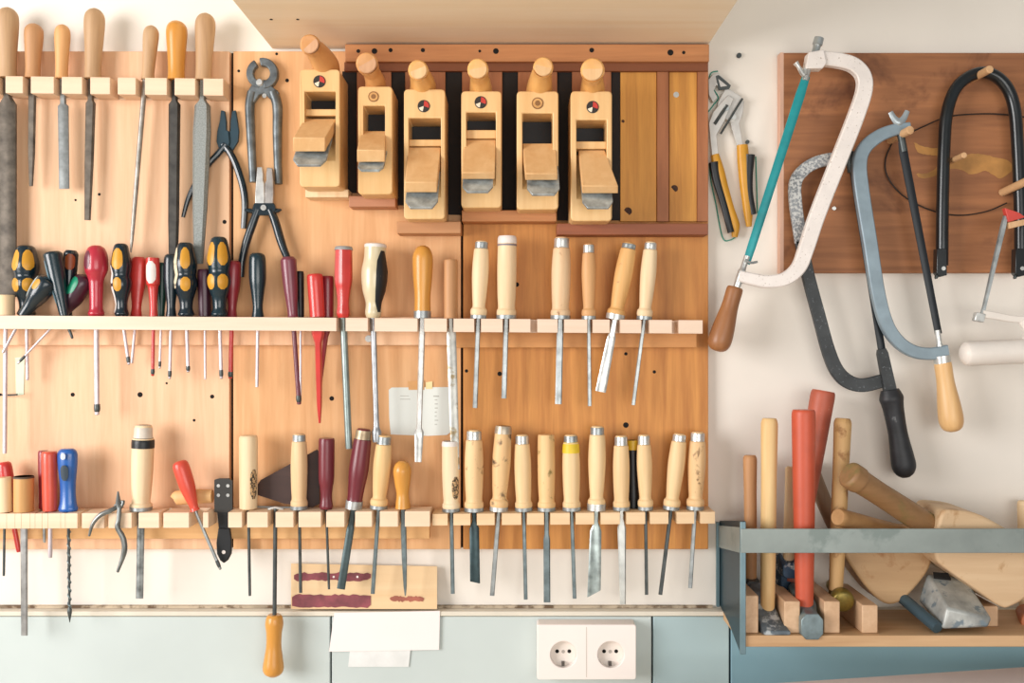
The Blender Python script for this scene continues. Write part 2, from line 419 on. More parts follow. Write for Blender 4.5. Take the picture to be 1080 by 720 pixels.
# ------------------------------------------------------------------ cabinet above
thing('wall_cabinet', 'pale plywood cabinet underside at the top above the hand planes', 'cabinet', (-.035, -.18, .4466))
b = NB(); wbox(b, (-.366, -.002, .4466), (.2958, -.36, .4646)); CABM = wood('fbf0da', 'f0dcb8', 'X', .8, name='cabinet_ply')
part('bottom_panel', b, CABM, bev=.001)
b = NB(); wbox(b, (-.366, -.002, .4648), (-.348, -.36, .95)); part('side_panel', b, CABM, bev=.001)
b = NB(); wbox(b, (.2778, -.002, .4648), (.2958, -.36, .95)); part('side_panel', b, CABM, bev=.001)
b = NB(); wbox(b, (-.3478, -.342, .4648), (-.036, -.36, .95)); part('door', b, CABM, bev=.001)
b = NB(); wbox(b, (-.034, -.342, .4648), (.2776, -.36, .95)); part('door', b, CABM, bev=.001)
for x, y in ((286, 5), (314, 11)):
    p = P(x, y, .18); part('screw_hole', disc(NB(), Vector((p.x * 1.03, -.14, .4468)), .0022, .0008, 10, ax=Vector((0, 0, -1))), HOLE)

# ------------------------------------------------------------------ plane rack (rails, laths, ledges)
RAILW = wood('c68a58', '91562e', 'X', 1.3); DKW = wood('8a4f2a', '5c3018', 'X', .8); LATH = wood('b4744a', '7c4522', 'Z', 1.4)
PINE = wood('e0a24a', '9c5c1e', 'Z', 1.8, knots=.9); LEDGE = wood('c89468', 'a06c42', 'X', .8); BLACKB = paint('1b1614', .8, name='dark_gap')
thing('plane_rack', 'dark brown wooden wall rack with rails and ledges holding the hand planes', 'rack', P(550, 246, .0155))
b = NB(); pbox(b, 364, 748, 46.5, 65, .0155, .036); part('top_rail', b, RAILW, bev=.001)
b = NB(); pbox(b, 363, 747, 65.3, 75, .0155, .028); part('lower_rail', b, DKW, bev=.0008)
for x0, x1, y1 in ((361, 376, 203), (413, 427, 216), (470, 487, 226), (530, 546, 226), (588, 603, 232), (645, 654, 232)):
    b = NB(); pbox(b, x0, x1, 75.3, y1, .0155, .021); part('dark_strip', b, BLACKB)
for x0, x1, y1 in ((376.3, 412.7, 203), (427.3, 469.7, 226), (487.3, 529.7, 215), (546.3, 587.7, 215), (603.3, 644.7, 230)):
    b = NB(); pbox(b, x0, x1, 75.3, y1, .0155, .024); part('lath', b, LATH, bev=.0006)
for x0, x1, m in ((654.3, 692.5, PINE), (693, 705.5, LATH), (706, 735, PINE), (735.5, 747, LATH)):
    b = NB(); pbox(b, x0, x1, 75.3, 233.5, .0155, .024 if m is LATH else .021); part('panel_strip', b, m, bev=.0006)
KNOT = paint('4a2814', .7, 0, .4, 150, 'knot')
for x, y, w in ((711, 199, 4), (662, 223, 4.5), (657, 128, 1.8)):
    part('knot', turned(NB(), P(x, y, .0205), P(x, y, .0214), [(0, 1), (1, .9)], w * K(.02), n=14), KNOT)
for x0, x1, y0, y1, m, d1 in ((322, 367.5, 199.5, 208, PALEW, .05), (368, 417, 206.5, 218, wood('c08868', 'a06c4c', 'X', 1), .05), (418.5, 486, 233.5, 246, LEDGE, .055), (487, 587, 221.5, 233.5, RAILW, .05), (587.5, 747, 235.5, 247.5, wood('9a5a3a', '74402a', 'X', 1), .05)):
    b = NB(); pbox(b, x0, x1, y0, y1, .0155, d1); part('ledge', b, m, bev=.001)
for x, y, r in ((395, 54, 3), (378, 54, 2), (412, 53, 2.2), (446, 53, 2.2), (523, 54, 3), (506, 54, 1.5), (624, 53, 2.5), (707, 55.5, 3.2), (721, 55.5, 1.8)):
    part('screw_hole', disc(NB(), P(x, y, .0355), r * K(.036), .001, 12), HOLE)
part('screw', disc(NB(), P(713, 100, .0205), 3 * K(.02), .0015, 14), STL)

# ------------------------------------------------------------------ hand planes
PB = wood('e9c48c', 'd2a062', 'Z', 1.3, rough=.38, name='plane_beech'); PH = wood('e9b873', 'd0924c', 'Y', 1.2, rough=.35); PHE = wood('e6c496', 'cfa06a', 'Z', 2.5, rough=.5)
PW = wood('e6bd88', 'd09c62', 'Z', 1.3, rough=.5); IRON = steel('b4c2c8', .33, .25, metal=.5); PHD = wood('d9a268', 'bd7f48', 'Y', 1.2, rough=.4); PHE2 = wood('cfa480', 'b28660', 'Z', 2.5, rough=.5)
THROAT_SHADE = paint('1c1d20', .5, .3, name='throat_shade')  # near-black colour standing in for shade inside the plane throats
def wy_(w): return w[2] + 6
BADGE_R = paint('c0352a', .5); BADGE_K = paint('26211e', .5); BADGE_W = paint('e8dcc4', .5); BADGE_T = wood('d8a868', 'b07a40', 'X', 2)
def hand_plane(label, bx0, bx1, y0, y1, horn, hr, neck, badge, bstyle, op, bar, wt, wb, ir, hm=PH, back=.0243):
    d1 = .094
    root = thing('hand_plane', label, 'hand plane', P((bx0 + bx1) / 2, y1, .06), 'wooden hand planes under the cabinet')
    # body outline with rounded corners
    r = 4; pts = []
    for cx, cy, a0 in ((bx1 - r, y0 + r, -90), (bx1 - r, y1 - r, 0), (bx0 + r, y1 - r, 90), (bx0 + r, y0 + r, 180)):
        for k in range(4):
            a = math.radians(a0 + k * 30); pts.append((cx + r * math.cos(a), cy + r * math.sin(a)))
    body = part('body', prism(NB(), pts, back, d1), PB)
    ox0, ox1, oy0, oy1 = op; ob = ir[3] + 1
    c = NB()
    zt = P(0, oy0, d1).z; zb = P(0, oy1, d1).z; ze = P(0, min(ob, y1 - 14), d1).z; xl = P(ox0, 0, d1).x; xr = P(ox1, 0, d1).x
    prof = [(d1 + .01, zt + .001), (.029, zt - .001), (.029, zb + .004), (.052, zb - .014), (d1 + .01, ze - .004)]
    A = [c.verts.new((xl, -d, z)) for d, z in prof]; B = [c.verts.new((xr, -d, z)) for d, z in prof]
    c.faces.new(A); c.faces.new(B[::-1])
    for i in range(5): c.faces.new((A[i], B[i], B[(i + 1) % 5], A[(i + 1) % 5]))
    cut(body, c)
    md = body.modifiers.new('edge', 'BEVEL'); md.width = .0022; md.segments = 2; md.limit_method = 'ANGLE'; md.angle_limit = math.radians(50)
    # horn: swept grip that leaves the toe towards the room
    n0 = P(neck[0], y0 + 4, .058); n1 = P(neck[0], y0 - 4, .078); n2 = P(neck[0] * .55 + horn[0] * .45, y0 * .5 + horn[1] * .5 - 3, .106); n3 = P(horn[0], horn[1], .138); n4 = P(horn[0], horn[1], .1405)
    k = K(.1); rr = [neck[1] * k * 1.05, neck[1] * k * .98, neck[1] * k * .8, hr * k * .92, hr * k * 1.0, hr * k * .99, hr * k * .84]
    q = [n0, n1, n2, n2.lerp(n3, .6), n3.lerp(n2, .12), n3, n4]
    hh = part('horn', tube(NB(), q, rr, n=22, sm=5), hm)
    axn = (n4 - n2).normalized(); part('horn_end', disc(NB(), n4 - axn * .0008, hr * k * .86, .0014, 22, r2=hr * k * .8, ax=axn), PHE2 if hm is PHD else PHE, hh)
    # maker's badge
    C = P(badge[0], badge[1], d1 - .0004); R = badge[2] * K(d1); bm = NB()
    disc(bm, C, R, .0011, 24, mi=0)
    if bstyle == 'colour':
        for a0, a1, mi in ((-20, 85, 1), (85, 190, 2), (200, 260, 3), (260, 335, 2)):
            vs = [bm.verts.new(C + Vector((0, -.0014, 0)))] + [bm.verts.new(C + Vector((R * .86 * math.cos(math.radians(a0 + (a1 - a0) * i / 8)), -.0014, R * .86 * math.sin(math.radians(a0 + (a1 - a0) * i / 8))))) for i in range(9)]
            bm.faces.new(vs).material_index = mi
        part('badge', bm, [BADGE_K, BADGE_R, BADGE_K, BADGE_W], smooth=False)
    else:
        disc(bm, C + Vector((0, -.0008, 0)), R * .8, .0006, 24, mi=1); disc(bm, C + Vector((0, -.0012, 0)), R * .45, .0006, 20, mi=0)
        part('badge', bm, [paint('8a6034', .6), BADGE_T], smooth=False)
    b = NB(); wbox(b, (xl + .0003, -.031, zt - .0012), (xr - .0003, -.046, P(0, wy_(wt), d1).z)); part('throat_shade_plate', b, THROAT_SHADE)  # added dark plate, paints shade onto the throat floor
    if bar:
        b = NB(); p0 = P(ox0, bar[1], .084); p1 = P(ox1, bar[0], .084)
        wbox(b, (xl - .0002, -.066, p0.z), (xr + .0002, -.084, p1.z)); part('cross_bar', b, PB, bev=.001)
    # wedge and iron rise out of the throat towards the heel
    (wx0, wx1, wy), (vx0, vx1, vy, vy2) = wt, wb
    da, dbb = .080, .142
    f = [P(wx0, wy, da), P(wx1, wy, da), P(vx1, vy, dbb), P(vx0, vy, dbb)]
    e = [P(vx0, vy2, dbb - .012), P(vx1, vy2, dbb - .012)]
    bk = [f[0] + Vector((0, .008, -.012)), f[1] + Vector((0, .008, -.012)), e[1], e[0]]
    part('wedge', hexa(NB(), bk + f), PW, bev=.0012)
    ix0, ix1, iy0, iy1 = ir
    de = .141
    s0 = P(ix0, vy2 + .3, dbb - .0125); s1 = P(ix1, vy2 + .3, dbb - .0125)
    dirv = (P(ix0, iy1, de) - s0); dv = Vector((0, dirv.y, dirv.z))
    back_dir = (bk[0] + bk[1]) - (e[0] + e[1]); back_dir.x = 0; up = -(back_dir.normalized() * .05 + Vector((0, .004, 0)))
    cut_ = (ix1 - ix0) * .16 * K(de)
    x0, x1 = s0.x, s1.x
    front = [Vector((x0, s0.y, s0.z)) - up, Vector((x1, s0.y, s0.z)) - up, Vector((x1, s0.y, s0.z)) + dv * .55, Vector((x1 - cut_, s0.y, s0.z)) + dv, Vector((x0 + cut_, s0.y, s0.z)) + dv, Vector((x0, s0.y, s0.z)) + dv * .55]
    nrm = Vector((0, -dv.z, dv.y)).normalized(); nrm = nrm if nrm.y > 0 else -nrm
    sh = Vector((0, .0, -.0)); bm = NB()
    A = [bm.verts.new(p) for p in front]; B = [bm.verts.new(p + nrm * .004) for p in front]
    bm.faces.new(A); bm.faces.new(B[::-1])
    for i in range(6): bm.faces.new((A[i], B[i], B[(i + 1) % 6], A[(i + 1) % 6]))
    part('iron', bm, IRON, bev=.0005)
    return root
hand_plane('leftmost wooden hand plane, mounted highest, horn tilted left', 316, 358.5, 73, 197, (327, 47), 10.5, (343, 15), (337, 86, 6.5), 'colour', (321, 354, 97, 124), (115, 122), (321, 355, 125), (309, 343, 145, 160), (310, 345, 160, 174), PHD)
hand_plane('smallest narrow wooden hand plane with reddish horn, second from left', 377.5, 414, 91, 205, (387, 67), 11.5, (396, 11), (394, 102, 5.6), 'plain', (383, 406, 112, 143), None, (381, 407, 138), (376.5, 406, 158, 171), (378, 405, 171, 179), PHD)
hand_plane('third hand plane from left with coloured badge and long wedge', 426, 469.5, 94, 231, (441, 74), 10.5, (446, 14), (447, 112, 6.5), 'colour', (431, 465, 125, 149), (147, 154), (431, 465, 155), (427, 461, 192, 203), (428, 462, 204, 219))
hand_plane('hand plane fourth from left, straight centred wedge, standing over the board joint', 486.5, 529, 96, 219, (504, 73), 11, (507, 12), (507, 108, 6.5), 'colour', (491.5, 523, 119, 143), (137, 146), (490, 523, 147), (487, 522, 182, 189), (488, 520, 189, 202))
hand_plane('hand plane fifth from left with plain round stamp and horn tilted right', 545, 589, 96, 221, (573, 71), 10.5, (569, 14), (567, 109, 6.2), 'plain', (551, 583, 120, 149), None, (551, 586, 151), (554, 588, 183, 190), (556, 590, 190, 205))
hand_plane('rightmost wooden hand plane with wedge skewed to the right', 602, 645.5, 96, 233, (625, 74), 12.5, (625, 13), (625, 113, 6.5), 'colour', (608, 640, 127, 150), (149, 157), (610, 638, 158), (614, 652, 196, 204), (614, 646, 205, 219))

# ================================================================== FILES in the top left rack
FG = 'files in the top left rack'
def file_tool(name, label, top, bx, R, mat, tip, w, bm, kind='flat', **k):
    tool(name, label, 'file', FG, 'file', .034, top, bx, R, 'file', mat, tip, w, kind, bm, slotw=.0055, **k)
file_tool('file', 'thick flat file at the far left edge with pale round-ended handle', (8, 8), 8.5, 11, GREYW, (8, 313), 18, FILEM, wprof=[(0, 6), (.1, 6), (.14, 18), (1, 17)], th=.007, sx=7.5)
file_tool('file', 'short slim file with dark narrow blade, second from left in top rack', (36, 25), 34.5, 9.5, TANW, (32.5, 196), 8, FILEM, wprof=[(0, 5), (.12, 8), (.7, 7), (1, 3.5)], th=.004, sx=34)
file_tool('file', 'short flat grey file with square end and orange-tinted handle', (66, 26), 65, 8, wood('e2ad74', 'c08448', 'Z', 1.2), (67.5, 199), 11, steel('8b9090', .55, .2, metal=.4), wprof=[(0, 6), (.26, 6), (.28, 11), (1, 10.5)], th=.004, sx=66)
file_tool('file', 'file with tall pale handle and medium blade, fourth from left in top rack', (100, 9), 98, 10.5, GREYW, (92, 232), 10, FILEM, wprof=[(0, 6), (.18, 6), (.2, 10), (.6, 9), (1, 6)], th=.005, sx=96)
file_tool('file', 'long thin leaning file with bright round blade', (160, 27), 156, 8, GREYW, (138, 266), 5.5, steel('a8a49c', .4, .2), kind='point', sx=153)
file_tool('file', 'long dark straight file with amber handle', (186.5, 22), 186, 10.8, AMBER, (182.5, 272), 12, FILED, wprof=[(0, 6), (.14, 6), (.16, 12), (.8, 11), (1, 9)], th=.006, sx=184)
file_tool('rasp', 'wide grey half-round rasp at right end of top rack, crossing the blue cutters', (217, 14), 214.5, 10.4, GREYW, (209, 278), 19, RASP, wprof=[(0, 6), (.13, 6), (.16, 16), (.3, 18.5), (.7, 15), (1, 9)], th=.008, sx=214)
RK['file']['slots'].append((P(116, 0, .05).x, P(124, 0, .05).x, True))

# ================================================================== SCREWDRIVERS on the middle rack
SG = 'screwdrivers on the middle rack'
KR = [(.07, .36, -62, -8, YEL, 'grip_patch'), (.07, .36, 8, 62, YEL, 'grip_patch'), (.47, .66, -62, -8, YEL, 'grip_patch'), (.47, .66, 8, 62, YEL, 'grip_patch')]
def sd(label, d, top, bx, R, prof, mat, tip, sw=4, opn=False, **k):
    tool('screwdriver', label, 'screwdriver', SG, 'mid', d, top, bx, R, prof, mat, tip, sw, opn=opn, **k)
THIN = steel('d6ccd0', .35, .1, metal=.5)
tool('wood_handled_screwdriver', 'pale wood-handled tool at far left edge of middle rack, below the thick file', 'screwdriver', SG, 'mid', .05, (6, 311), 6, 9, 'cyl', PALEW, (5, 478), 4.5, opn=False, smat=THIN)
sd('yellow and navy screwdriver farthest left, upright beside the thick file', .037, (27.5, 259), 28, 13.5, 'kraft', NAVY, (29, 401), 3.6, panels=KR, smat=THIN)
# leaning one in front
tool('screwdriver', 'navy screwdriver leaning hard left in front, pale cap with yellow spot', 'screwdriver', SG, 'mid', .064, (53, 294), 24, 11.8, [(0, .6), (.05, .9), (.2, 1), (.45, .9), (.7, .62), (1, .45)], NAVY, (3, 372), 3.2, opn=False, smat=THIN, panels=[(.1, .35, -40, -5, YEL, 'grip_patch'), (.08, .6, -85, -42, paint('b9c4c2', .4), 'grip_patch')], gap=.003)
sd('dark teal screwdriver with flat cap leaning right, right of the leaning navy one', .061, (55, 266), 68, 9.5, [(0, .8), (.03, 1), (.1, 1), (.5, .85), (.8, .6), (1, .5)], TEALD, (76.5, 357), 3, smat=STD, panels=[(.12, .8, -60, -35, paint('6f8c98', .3), 'grip_patch')])  # pale strip down the left of the handle is a painted highlight
sd('dark screwdriver with brown cap panel behind the dark teal leaning one', .035, (75, 264), 71, 7.5, 'taper', NAVY, (73, 350), 3, smat=STD, panels=[(.06, .3, -20, 60, paint('a0522a', .4), 'grip_patch')])
sd('dark screwdriver with bright green panel leaning left beside the red bulb handle', .046, (91, 291), 66, 10.4, [(0, .35), (.06, .8), (.2, 1), (.55, .95), (.8, .6), (1, .4)], MARD, (19, 383), 2.6, smat=THIN, panels=[(.1, .5, -70, 5, GRN, 'grip_patch')], tipmat=STD, tiplen=11, gap=.003)
sd('red screwdriver with large bulb handle and long pale shaft', .05, (101.5, 259), 101.5, 12, 'bulb', paint('b82a3c', .3, clear=.5), (102.5, 437), 5.5, smat=THIN, tipmat=STD, tiplen=11, panels=[(.08, .34, -50, -10, MAR, 'grip_patch')])
sd('yellow and navy screwdriver with white worn side, fourth pale-shafted from left', .052, (127.5, 257), 128.5, 10.5, 'kraft', NAVY, (136, 384), 3.6, smat=THIN, tipmat=STD, panels=[(.07, .36, -40, 30, YEL, 'grip_patch'), (.3, .95, -88, -35, WHT, 'grip_patch'), (.47, .66, -30, 20, YEL, 'grip_patch')])
sd('wide bright red screwdriver handle half hidden behind the white-sided one', .036, (146.5, 271), 143.5, 8.5, 'slim', RED, (139, 383), 3, smat=THIN, squash=.7)
sd('small red screwdriver with white label panel and red shaft', .056, (161, 272), 162, 7, [(0, .9), (.03, 1), (.42, 1), (.5, .75), (.8, .55), (1, .6)], RED, (161, 396), 3.6, smat=RED, tipmat=STD, tiplen=7, panels=[(.06, .44, -45, 45, WHT, 'label_panel')])
sd('dark green screwdriver between the red labelled one and black one', .04, (172, 277), 170, 5.5, 'taper', GRND, (168.5, 388), 2.6, smat=THIN, tipmat=STD, tiplen=7)
sd('near black slim screwdriver below the long dark file', .05, (180.5, 268), 180.5, 7.5, 'slim', paint('10232c', .3, clear=.4), (179, 399), 3.4, smat=THIN, tipmat=STD, tiplen=8)
sd('yellow and navy screwdriver right of the long dark file', .052, (195.5, 256), 196.5, 12, 'kraft', NAVY, (198.5, 392), 3.8, smat=THIN, tipmat=STD, tiplen=6, panels=[(.07, .36, -10, 40, YEL, 'grip_patch'), (.47, .66, -10, 40, YEL, 'grip_patch'), (.07, .62, -85, -30, paint('e8d8b8', .4), 'grip_patch')])
sd('dark maroon ribbed screwdriver between two yellow and navy ones', .044, (215, 284), 216, 7, 'straight', MARD, (216.5, 400), 2.6, smat=THIN, facets=8, fdep=.14)
sd('tallest yellow and navy screwdriver right of the grey rasp', .052, (231, 250), 231.5, 12.3, 'kraft', TEALD, (233.5, 399), 3.8, smat=THIN, tipmat=STD, tiplen=9, panels=KR)
sd('dark red screwdriver with red shaft behind the tallest yellow and navy one', .04, (247, 275), 244.5, 7.5, 'slim', REDD, (243, 399), 4.6, smat=RED, tipmat=STD, tiplen=7)
sd('dark teal slim screwdriver under the combination pliers', .05, (271.5, 267), 272, 8.8, 'slim', TEALD, (271, 408), 3.6, smat=THIN)
sd('maroon screwdriver with maroon insulated shaft', .054, (304, 271), 309, 8.3, 'taper', paint('7a3a48', .35, clear=.3), (315.5, 426), 5, smat=MAR, tipmat=STD, tiplen=9)
sd('narrow black screwdriver close behind the maroon one', .036, (316.5, 286), 317, 4, 'straight', BLK, (317, 422), 2.4, smat=THIN)
sd('bright red insulated screwdriver, left of the stubby pair', .057, (332, 289), 335, 8.5, 'straight', RED, (337, 446), 7.5, smat=RED, kind='flat', wprof=[(0, 14), (.2, 13), (.28, 7), (.6, 6.5), (.85, 5), (1, 2)], th=.007, opn=True)
sd('darker red insulated screwdriver, right of the stubby pair', .042, (345.5, 291), 345.5, 6.5, 'straight', REDD, (338, 403), 5, smat=REDD, kind='flat', wprof=[(0, 11), (.2, 10), (.35, 5), (1, 3)], th=.006)
sd('tall faceted red screwdriver with grey end and thick steel shaft', .05, (362.5, 260), 362, 9.8, [(0, .82), (.02, .92), (.08, .96), (.45, 1), (.62, .8), (.8, .66), (.93, .75), (1, .6)], RED, (368, 473), 7.5, smat=steel('8c9a98', .35, .1), facets=6, fdep=.1, opn=True, bands=[(.0, .05, paint('9a9a98', .5), 'end_cap')])
sd('clear cream and black screwdriver with flared flat tip', .05, (396, 257), 393.5, 14, [(0, .7), (.02, .8), (.2, .84), (.4, 1), (.62, .88), (.8, .6), (.93, .62), (1, .5)], paint('d8cba8', .3, clear=.5), (397.5, 466), 6.5, smat=steel('a8acb0', .3, .15), kind='spade', opn=True, panels=[(.1, .92, 15, 88, BLK, 'grip_patch')], bands=[(0, .05, WHT, 'end_cap')])

# long blades in the middle of the rack
tool('long_scraper', 'amber handled long steel tool passing over the white paper note', 'chisel', 'chisels on the middle rack', 'mid', .05, (446, 259), 445.5, 10.8, 'pear', AMBER, (441, 487), 7, 'flat', STL, ferr=(.9, 1, ST), wprof=[(0, 6), (.2, 6.5), (.77, 5.5), (.8, 10), (.85, 9), (1, 7)], th=.0035)
tool('long_scraper', 'slim pale handled tool with long broad blade over the board joint', 'chisel', 'chisels on the middle rack', 'mid', .05, (475.5, 274), 475.5, 7.2, 'cyl', TANW, (480.5, 495), 10, 'flat', steel('b9bab4', .4, .15, rust='8a7a5c'), wprof=[(0, 5), (.09, 5), (.12, 10), (1, 8.5)], th=.003)

# ================================================================== CHISELS on the middle rack, right
CG = 'chisels on the middle rack'
def ch(label, rk, d, top, bx, R, prof, mat, tip, sw, group, **k):
    tool('chisel', label, 'chisel', group, rk, d, top, bx, R, prof, mat, tip, sw, **k)
FE = (.955, 1, ST)
ch('slim pale chisel with steel capped end, leftmost on the amber pine board', 'mid', .05, (508, 254), 504.5, 8.8, 'chisel', PALEW, (501, 430), 5, CG, kind='flat', cap=(.0, .1, ST), ferr=FE, smat=ST)
ch('stout pale chisel with white banded top', 'mid', .05, (535, 249), 534, 10.2, 'stout', PALEW, (531.5, 420), 5.5, CG, kind='flat', bands=[(0, .09, WHT, 'top_band'), (.1, .12, paint('8a8088', .5), 'ring')], ferr=FE, smat=ST)
ch('stout chisel with dark spotted handle and steel cap', 'mid', .05, (592.5, 250), 591, 10.2, 'stout', PALEW2, (589, 426), 7, CG, kind='flat', cap=(0, .13, STL), ferr=FE, smat=ST)
ch('smallest tan chisel with steel cap, right of the spotted one', 'mid', .05, (621, 257), 621, 7.6, 'chisel', wood('e2b480', 'c08a52', 'Z', 1.2), (622, 428), 4, CG, kind='flat', cap=(0, .12, STL), ferr=FE, smat=ST)
ch('strongly leaning chisel with broad bright flat blade', 'mid', .05, (664, 256), 648.5, 9.5, 'chisel', wood('e6b878', 'c98f4c', 'Z', 1.2, stain='8a5c34', stain_cut=.68, stain_scale=50), (633.5, 413), 9, CG, kind='flat', cap=(0, .08, ST), ferr=(.93, 1, STL), smat=STL, wprof=[(0, 6), (.25, 7), (.3, 9), (1, 11)], gap=.003)
ch('slightly leaning pale chisel with thin shaft, rightmost on the middle rack', 'mid', .05, (686.5, 255), 679.5, 8.4, 'chisel', PALEW, (668, 427), 4, CG, kind='flat', cap=(0, .1, STL), ferr=FE, smat=ST, gap=.0025)
for x in (563, 712): RK['mid']['slots'].append((P(x, 0, .07).x - .005, P(x, 0, .07).x + .005, True))

# ================================================================== LOWER LEFT RACK
LG = 'tools on the lower left rack'
def lo(name, label, cat, top, bx, R, prof, mat, tip, sw=4, d=.05, **k):
    tool(name, label, cat, LG, 'low', d, top, bx, R, prof, mat, tip, sw, **k)
lo('screwdriver', 'red handled tool leaning at the far left of the lower rack, red tip below', 'screwdriver', (4, 487), 12, 7.5, 'slim', RED, (20, 582), 5, d=.042, smat=RED, opn=False)
lo('awl', 'stub of pale wooden handle at far left of lower rack with thin dark spike', 'awl', (4, 503), 5, 7.5, 'cyl', PALEW, (4, 607), 2.6, d=.058, smat=STD, opn=False)
lo('marking_tool', 'short wooden cylinder handle with dark top and long grey blade', 'chisel', (25, 502), 25, 10, 'cyl', wood('d8a86c', 'b07c40', 'Z', 1.2), (25.5, 670), 7, d=.056, kind='flat', smat=steel('a8a8a6', .35), bands=[(0, .05, paint('5a4a3c', .6), 'top_disc')], opn=False, wprof=[(0, 8), (.1, 7.5), (1, 6.5)])
lo('screwdriver', 'narrow red handle behind the short orange-red one on the lower rack', 'screwdriver', (45.5, 475), 46, 5.2, 'straight', REDD, (47, 572), 3, d=.038, smat=ST, opn=False)
lo('screwdriver', 'orange-red handle beside the blue handle, short silver shaft', 'screwdriver', (52, 476), 53, 8, 'straight', paint('d8523c', .35, clear=.3), (53, 588), 4.5, d=.056, smat=THIN, opn=False)
lo('gimlet', 'blue handled gimlet with twisted auger bit', 'gimlet', (71, 473), 72, 10.4, [(0, .6), (.03, .85), (.1, 1), (.3, .95), (.6, .78), (.85, .82), (.96, .98), (1, .9)], BLUE, (73.5, 656), 3, d=.055, kind='point', smat=STD, opn=False, squash=.7, panels=[(.25, .5, -20, 28, paint('33424e', .5), 'stamp'), (.06, .16, -14, 14, paint('c8d4e4', .5), 'hang_hole')])
# the twist of the gimlet
bm = NB(); q = []
for i in range(90):
    t = i / 89; y = 560 + 80 * t; a = t * 2 * math.pi * 9; q.append(P(72.6 + .8 * t, y, .055) + Vector((math.cos(a) * .0019, math.sin(a) * .0019, 0)))
part('auger_twist', tube(bm, q, .0013, n=6, sm=0), BLUST)
part('lead_tip', turned(NB(), P(73.4, 640, .055), P(73.6, 656, .055), [(0, .6), (.25, 1), (.6, .6), (1, .1)], .0035, n=10), STD)
lo('firmer_chisel', 'heavy chisel with steel cap and black band on the lower left rack', 'chisel', (151.5, 448), 148.5, 11.5, [(0, .6), (.02, .75), (.14, .8), (.17, .96), (.3, .98), (.55, .96), (.8, .86), (.9, .8), (.93, .98), (.97, .95), (1, .75)], PALEW, (147, 631), 7.5, kind='flat', bands=[(0, .15, paint('d8cec0', .4), 'end_cap'), (.15, .27, BLK, 'black_band')], ferr=(.96, 1, ST), smat=steel('8a8f8e', .4, .35))
lo('screwdriver', 'coral red handled screwdriver leaning right, thin shaft with dark tip', 'screwdriver', (189, 486), 206.5, 8.6, [(0, .5), (.04, .85), (.15, 1), (.5, .95), (.75, .7), (.92, .5), (1, .6)], paint('d9503e', .35, clear=.2), (232.5, 600), 3.4, d=.06, smat=ST, tipmat=STD, tiplen=10, gap=.003)
lo('round_shaft_awl', 'cream wooden handled tool with dark round maker stamp, left of the dark blade', 'awl', (262, 459), 262, 9.8, 'straight', wood('f0dcb8', 'd8b07c', 'Z', 1.2), (263.5, 628), 3.2, smat=STD, panels=[(.45, .85, 25, 75, STAMP, 'maker_stamp')])
lo('chisel', 'pale handled chisel in front of the dark triangular blade', 'chisel', (315.5, 457), 315.5, 8.8, 'stout', wood('efd4aa', 'd4a672', 'Z', 1.2), (317, 625), 3.2, cap=(0, .1, ST), kind='flat', smat=STD, ferr=FE)
lo('chisel', 'plain maroon cylinder handled tool with hairline shaft', 'chisel', (344.5, 462), 344, 8.4, [(0, .93), (.03, 1), (.55, .98), (.7, .8), (.85, .72), (.96, .84), (1, .75)], MARW, (347, 621), 2.8, smat=STD)
lo('chisel', 'leaning maroon chisel with brass cap and dark blade', 'chisel', (384, 452), 372.5, 10.6, [(0, .8), (.02, .9), (.1, .94), (.16, 1), (.5, .98), (.75, .82), (.88, .76), (.94, .82), (1, .7)], MARW, (359.5, 621), 7.5, kind='flat', cap=(0, .13, steel('b8a488', .4)), ferr=(.9, 1, STL), smat=steel('4f5e60', .35), skew=0, wprof=[(0, 6), (.25, 6.5), (.3, 8), (1, 8.5)], gap=.003)
lo('chisel', 'leaning cream handled chisel with small steel cap, beside the amber pear handle', 'chisel', (405.5, 459), 399, 9.4, 'chisel', wood('f0d09a', 'd4a05e', 'Z', 1.2), (393, 626), 4.2, cap=(.0, .12, ST), kind='flat', ferr=FE, smat=BLUST, gap=.0025)
lo('bradawl', 'small amber pear-shaped handle with tapering blue-grey blade', 'awl', (424, 486), 425, 9.6, [(0, .35), (.05, .72), (.15, .96), (.25, 1), (.5, .84), (.7, .68), (.88, .78), (1, .84)], AMBER, (427.5, 628), 6, kind='flat', smat=BLUST, wprof=[(0, 4.5), (.3, 6), (.6, 5.5), (.9, 3.5), (1, 1.2)])

# hanging upside down screwdriver
root = thing('screwdriver', 'amber wooden handled screwdriver hanging upside down below the lower rack', 'screwdriver', P(288, 713, .05), LG)
sh = part('shaft', turned(NB(), P(290.5, 536, .05), P(289.5, 652, .05), [(0, .8), (.1, 1), (1, 1)], 2.2 * K(.05), n=12), STD)
part('handle', turned(NB(), P(289.5, 648, .05), P(288, 713, .05), [(0, .6), (.05, .78), (.16, .86), (.3, .74), (.5, .72), (.7, .88), (.86, 1), (.95, .84), (1, .4)], 11 * K(.05)), AMBER)
slot('low', P(290.5, 530, .05), P(289.5, 652, .05), .0055)
b = NB(); ptube(b, [(283, 537), (290.5, 535.2), (299, 537)], 1.5, d=.05, n=10, sm=4); part('cross_pin', b, STL)

# dark triangular blade standing behind the handles on the rack, left of the lower rack
root = thing('scraper_blade', 'dark brown triangular scraper blade standing behind wooden handles', 'scraper', P(310, 533, .034), LG)
part('blade', prism(NB(), [(270, 513), (275, 506), (334, 474), (336, 476), (337, 531), (330, 535), (300, 531), (272, 522)], .0315, .034), wood('4a342e', '2c1e1c', 'X', .8, rough=.45))
b = NB(); ptube(b, [(262, 534, .036), (290, 535, .036), (312, 535.5, .036)], 1.4, n=8, sm=3); part('tang', b, ST)

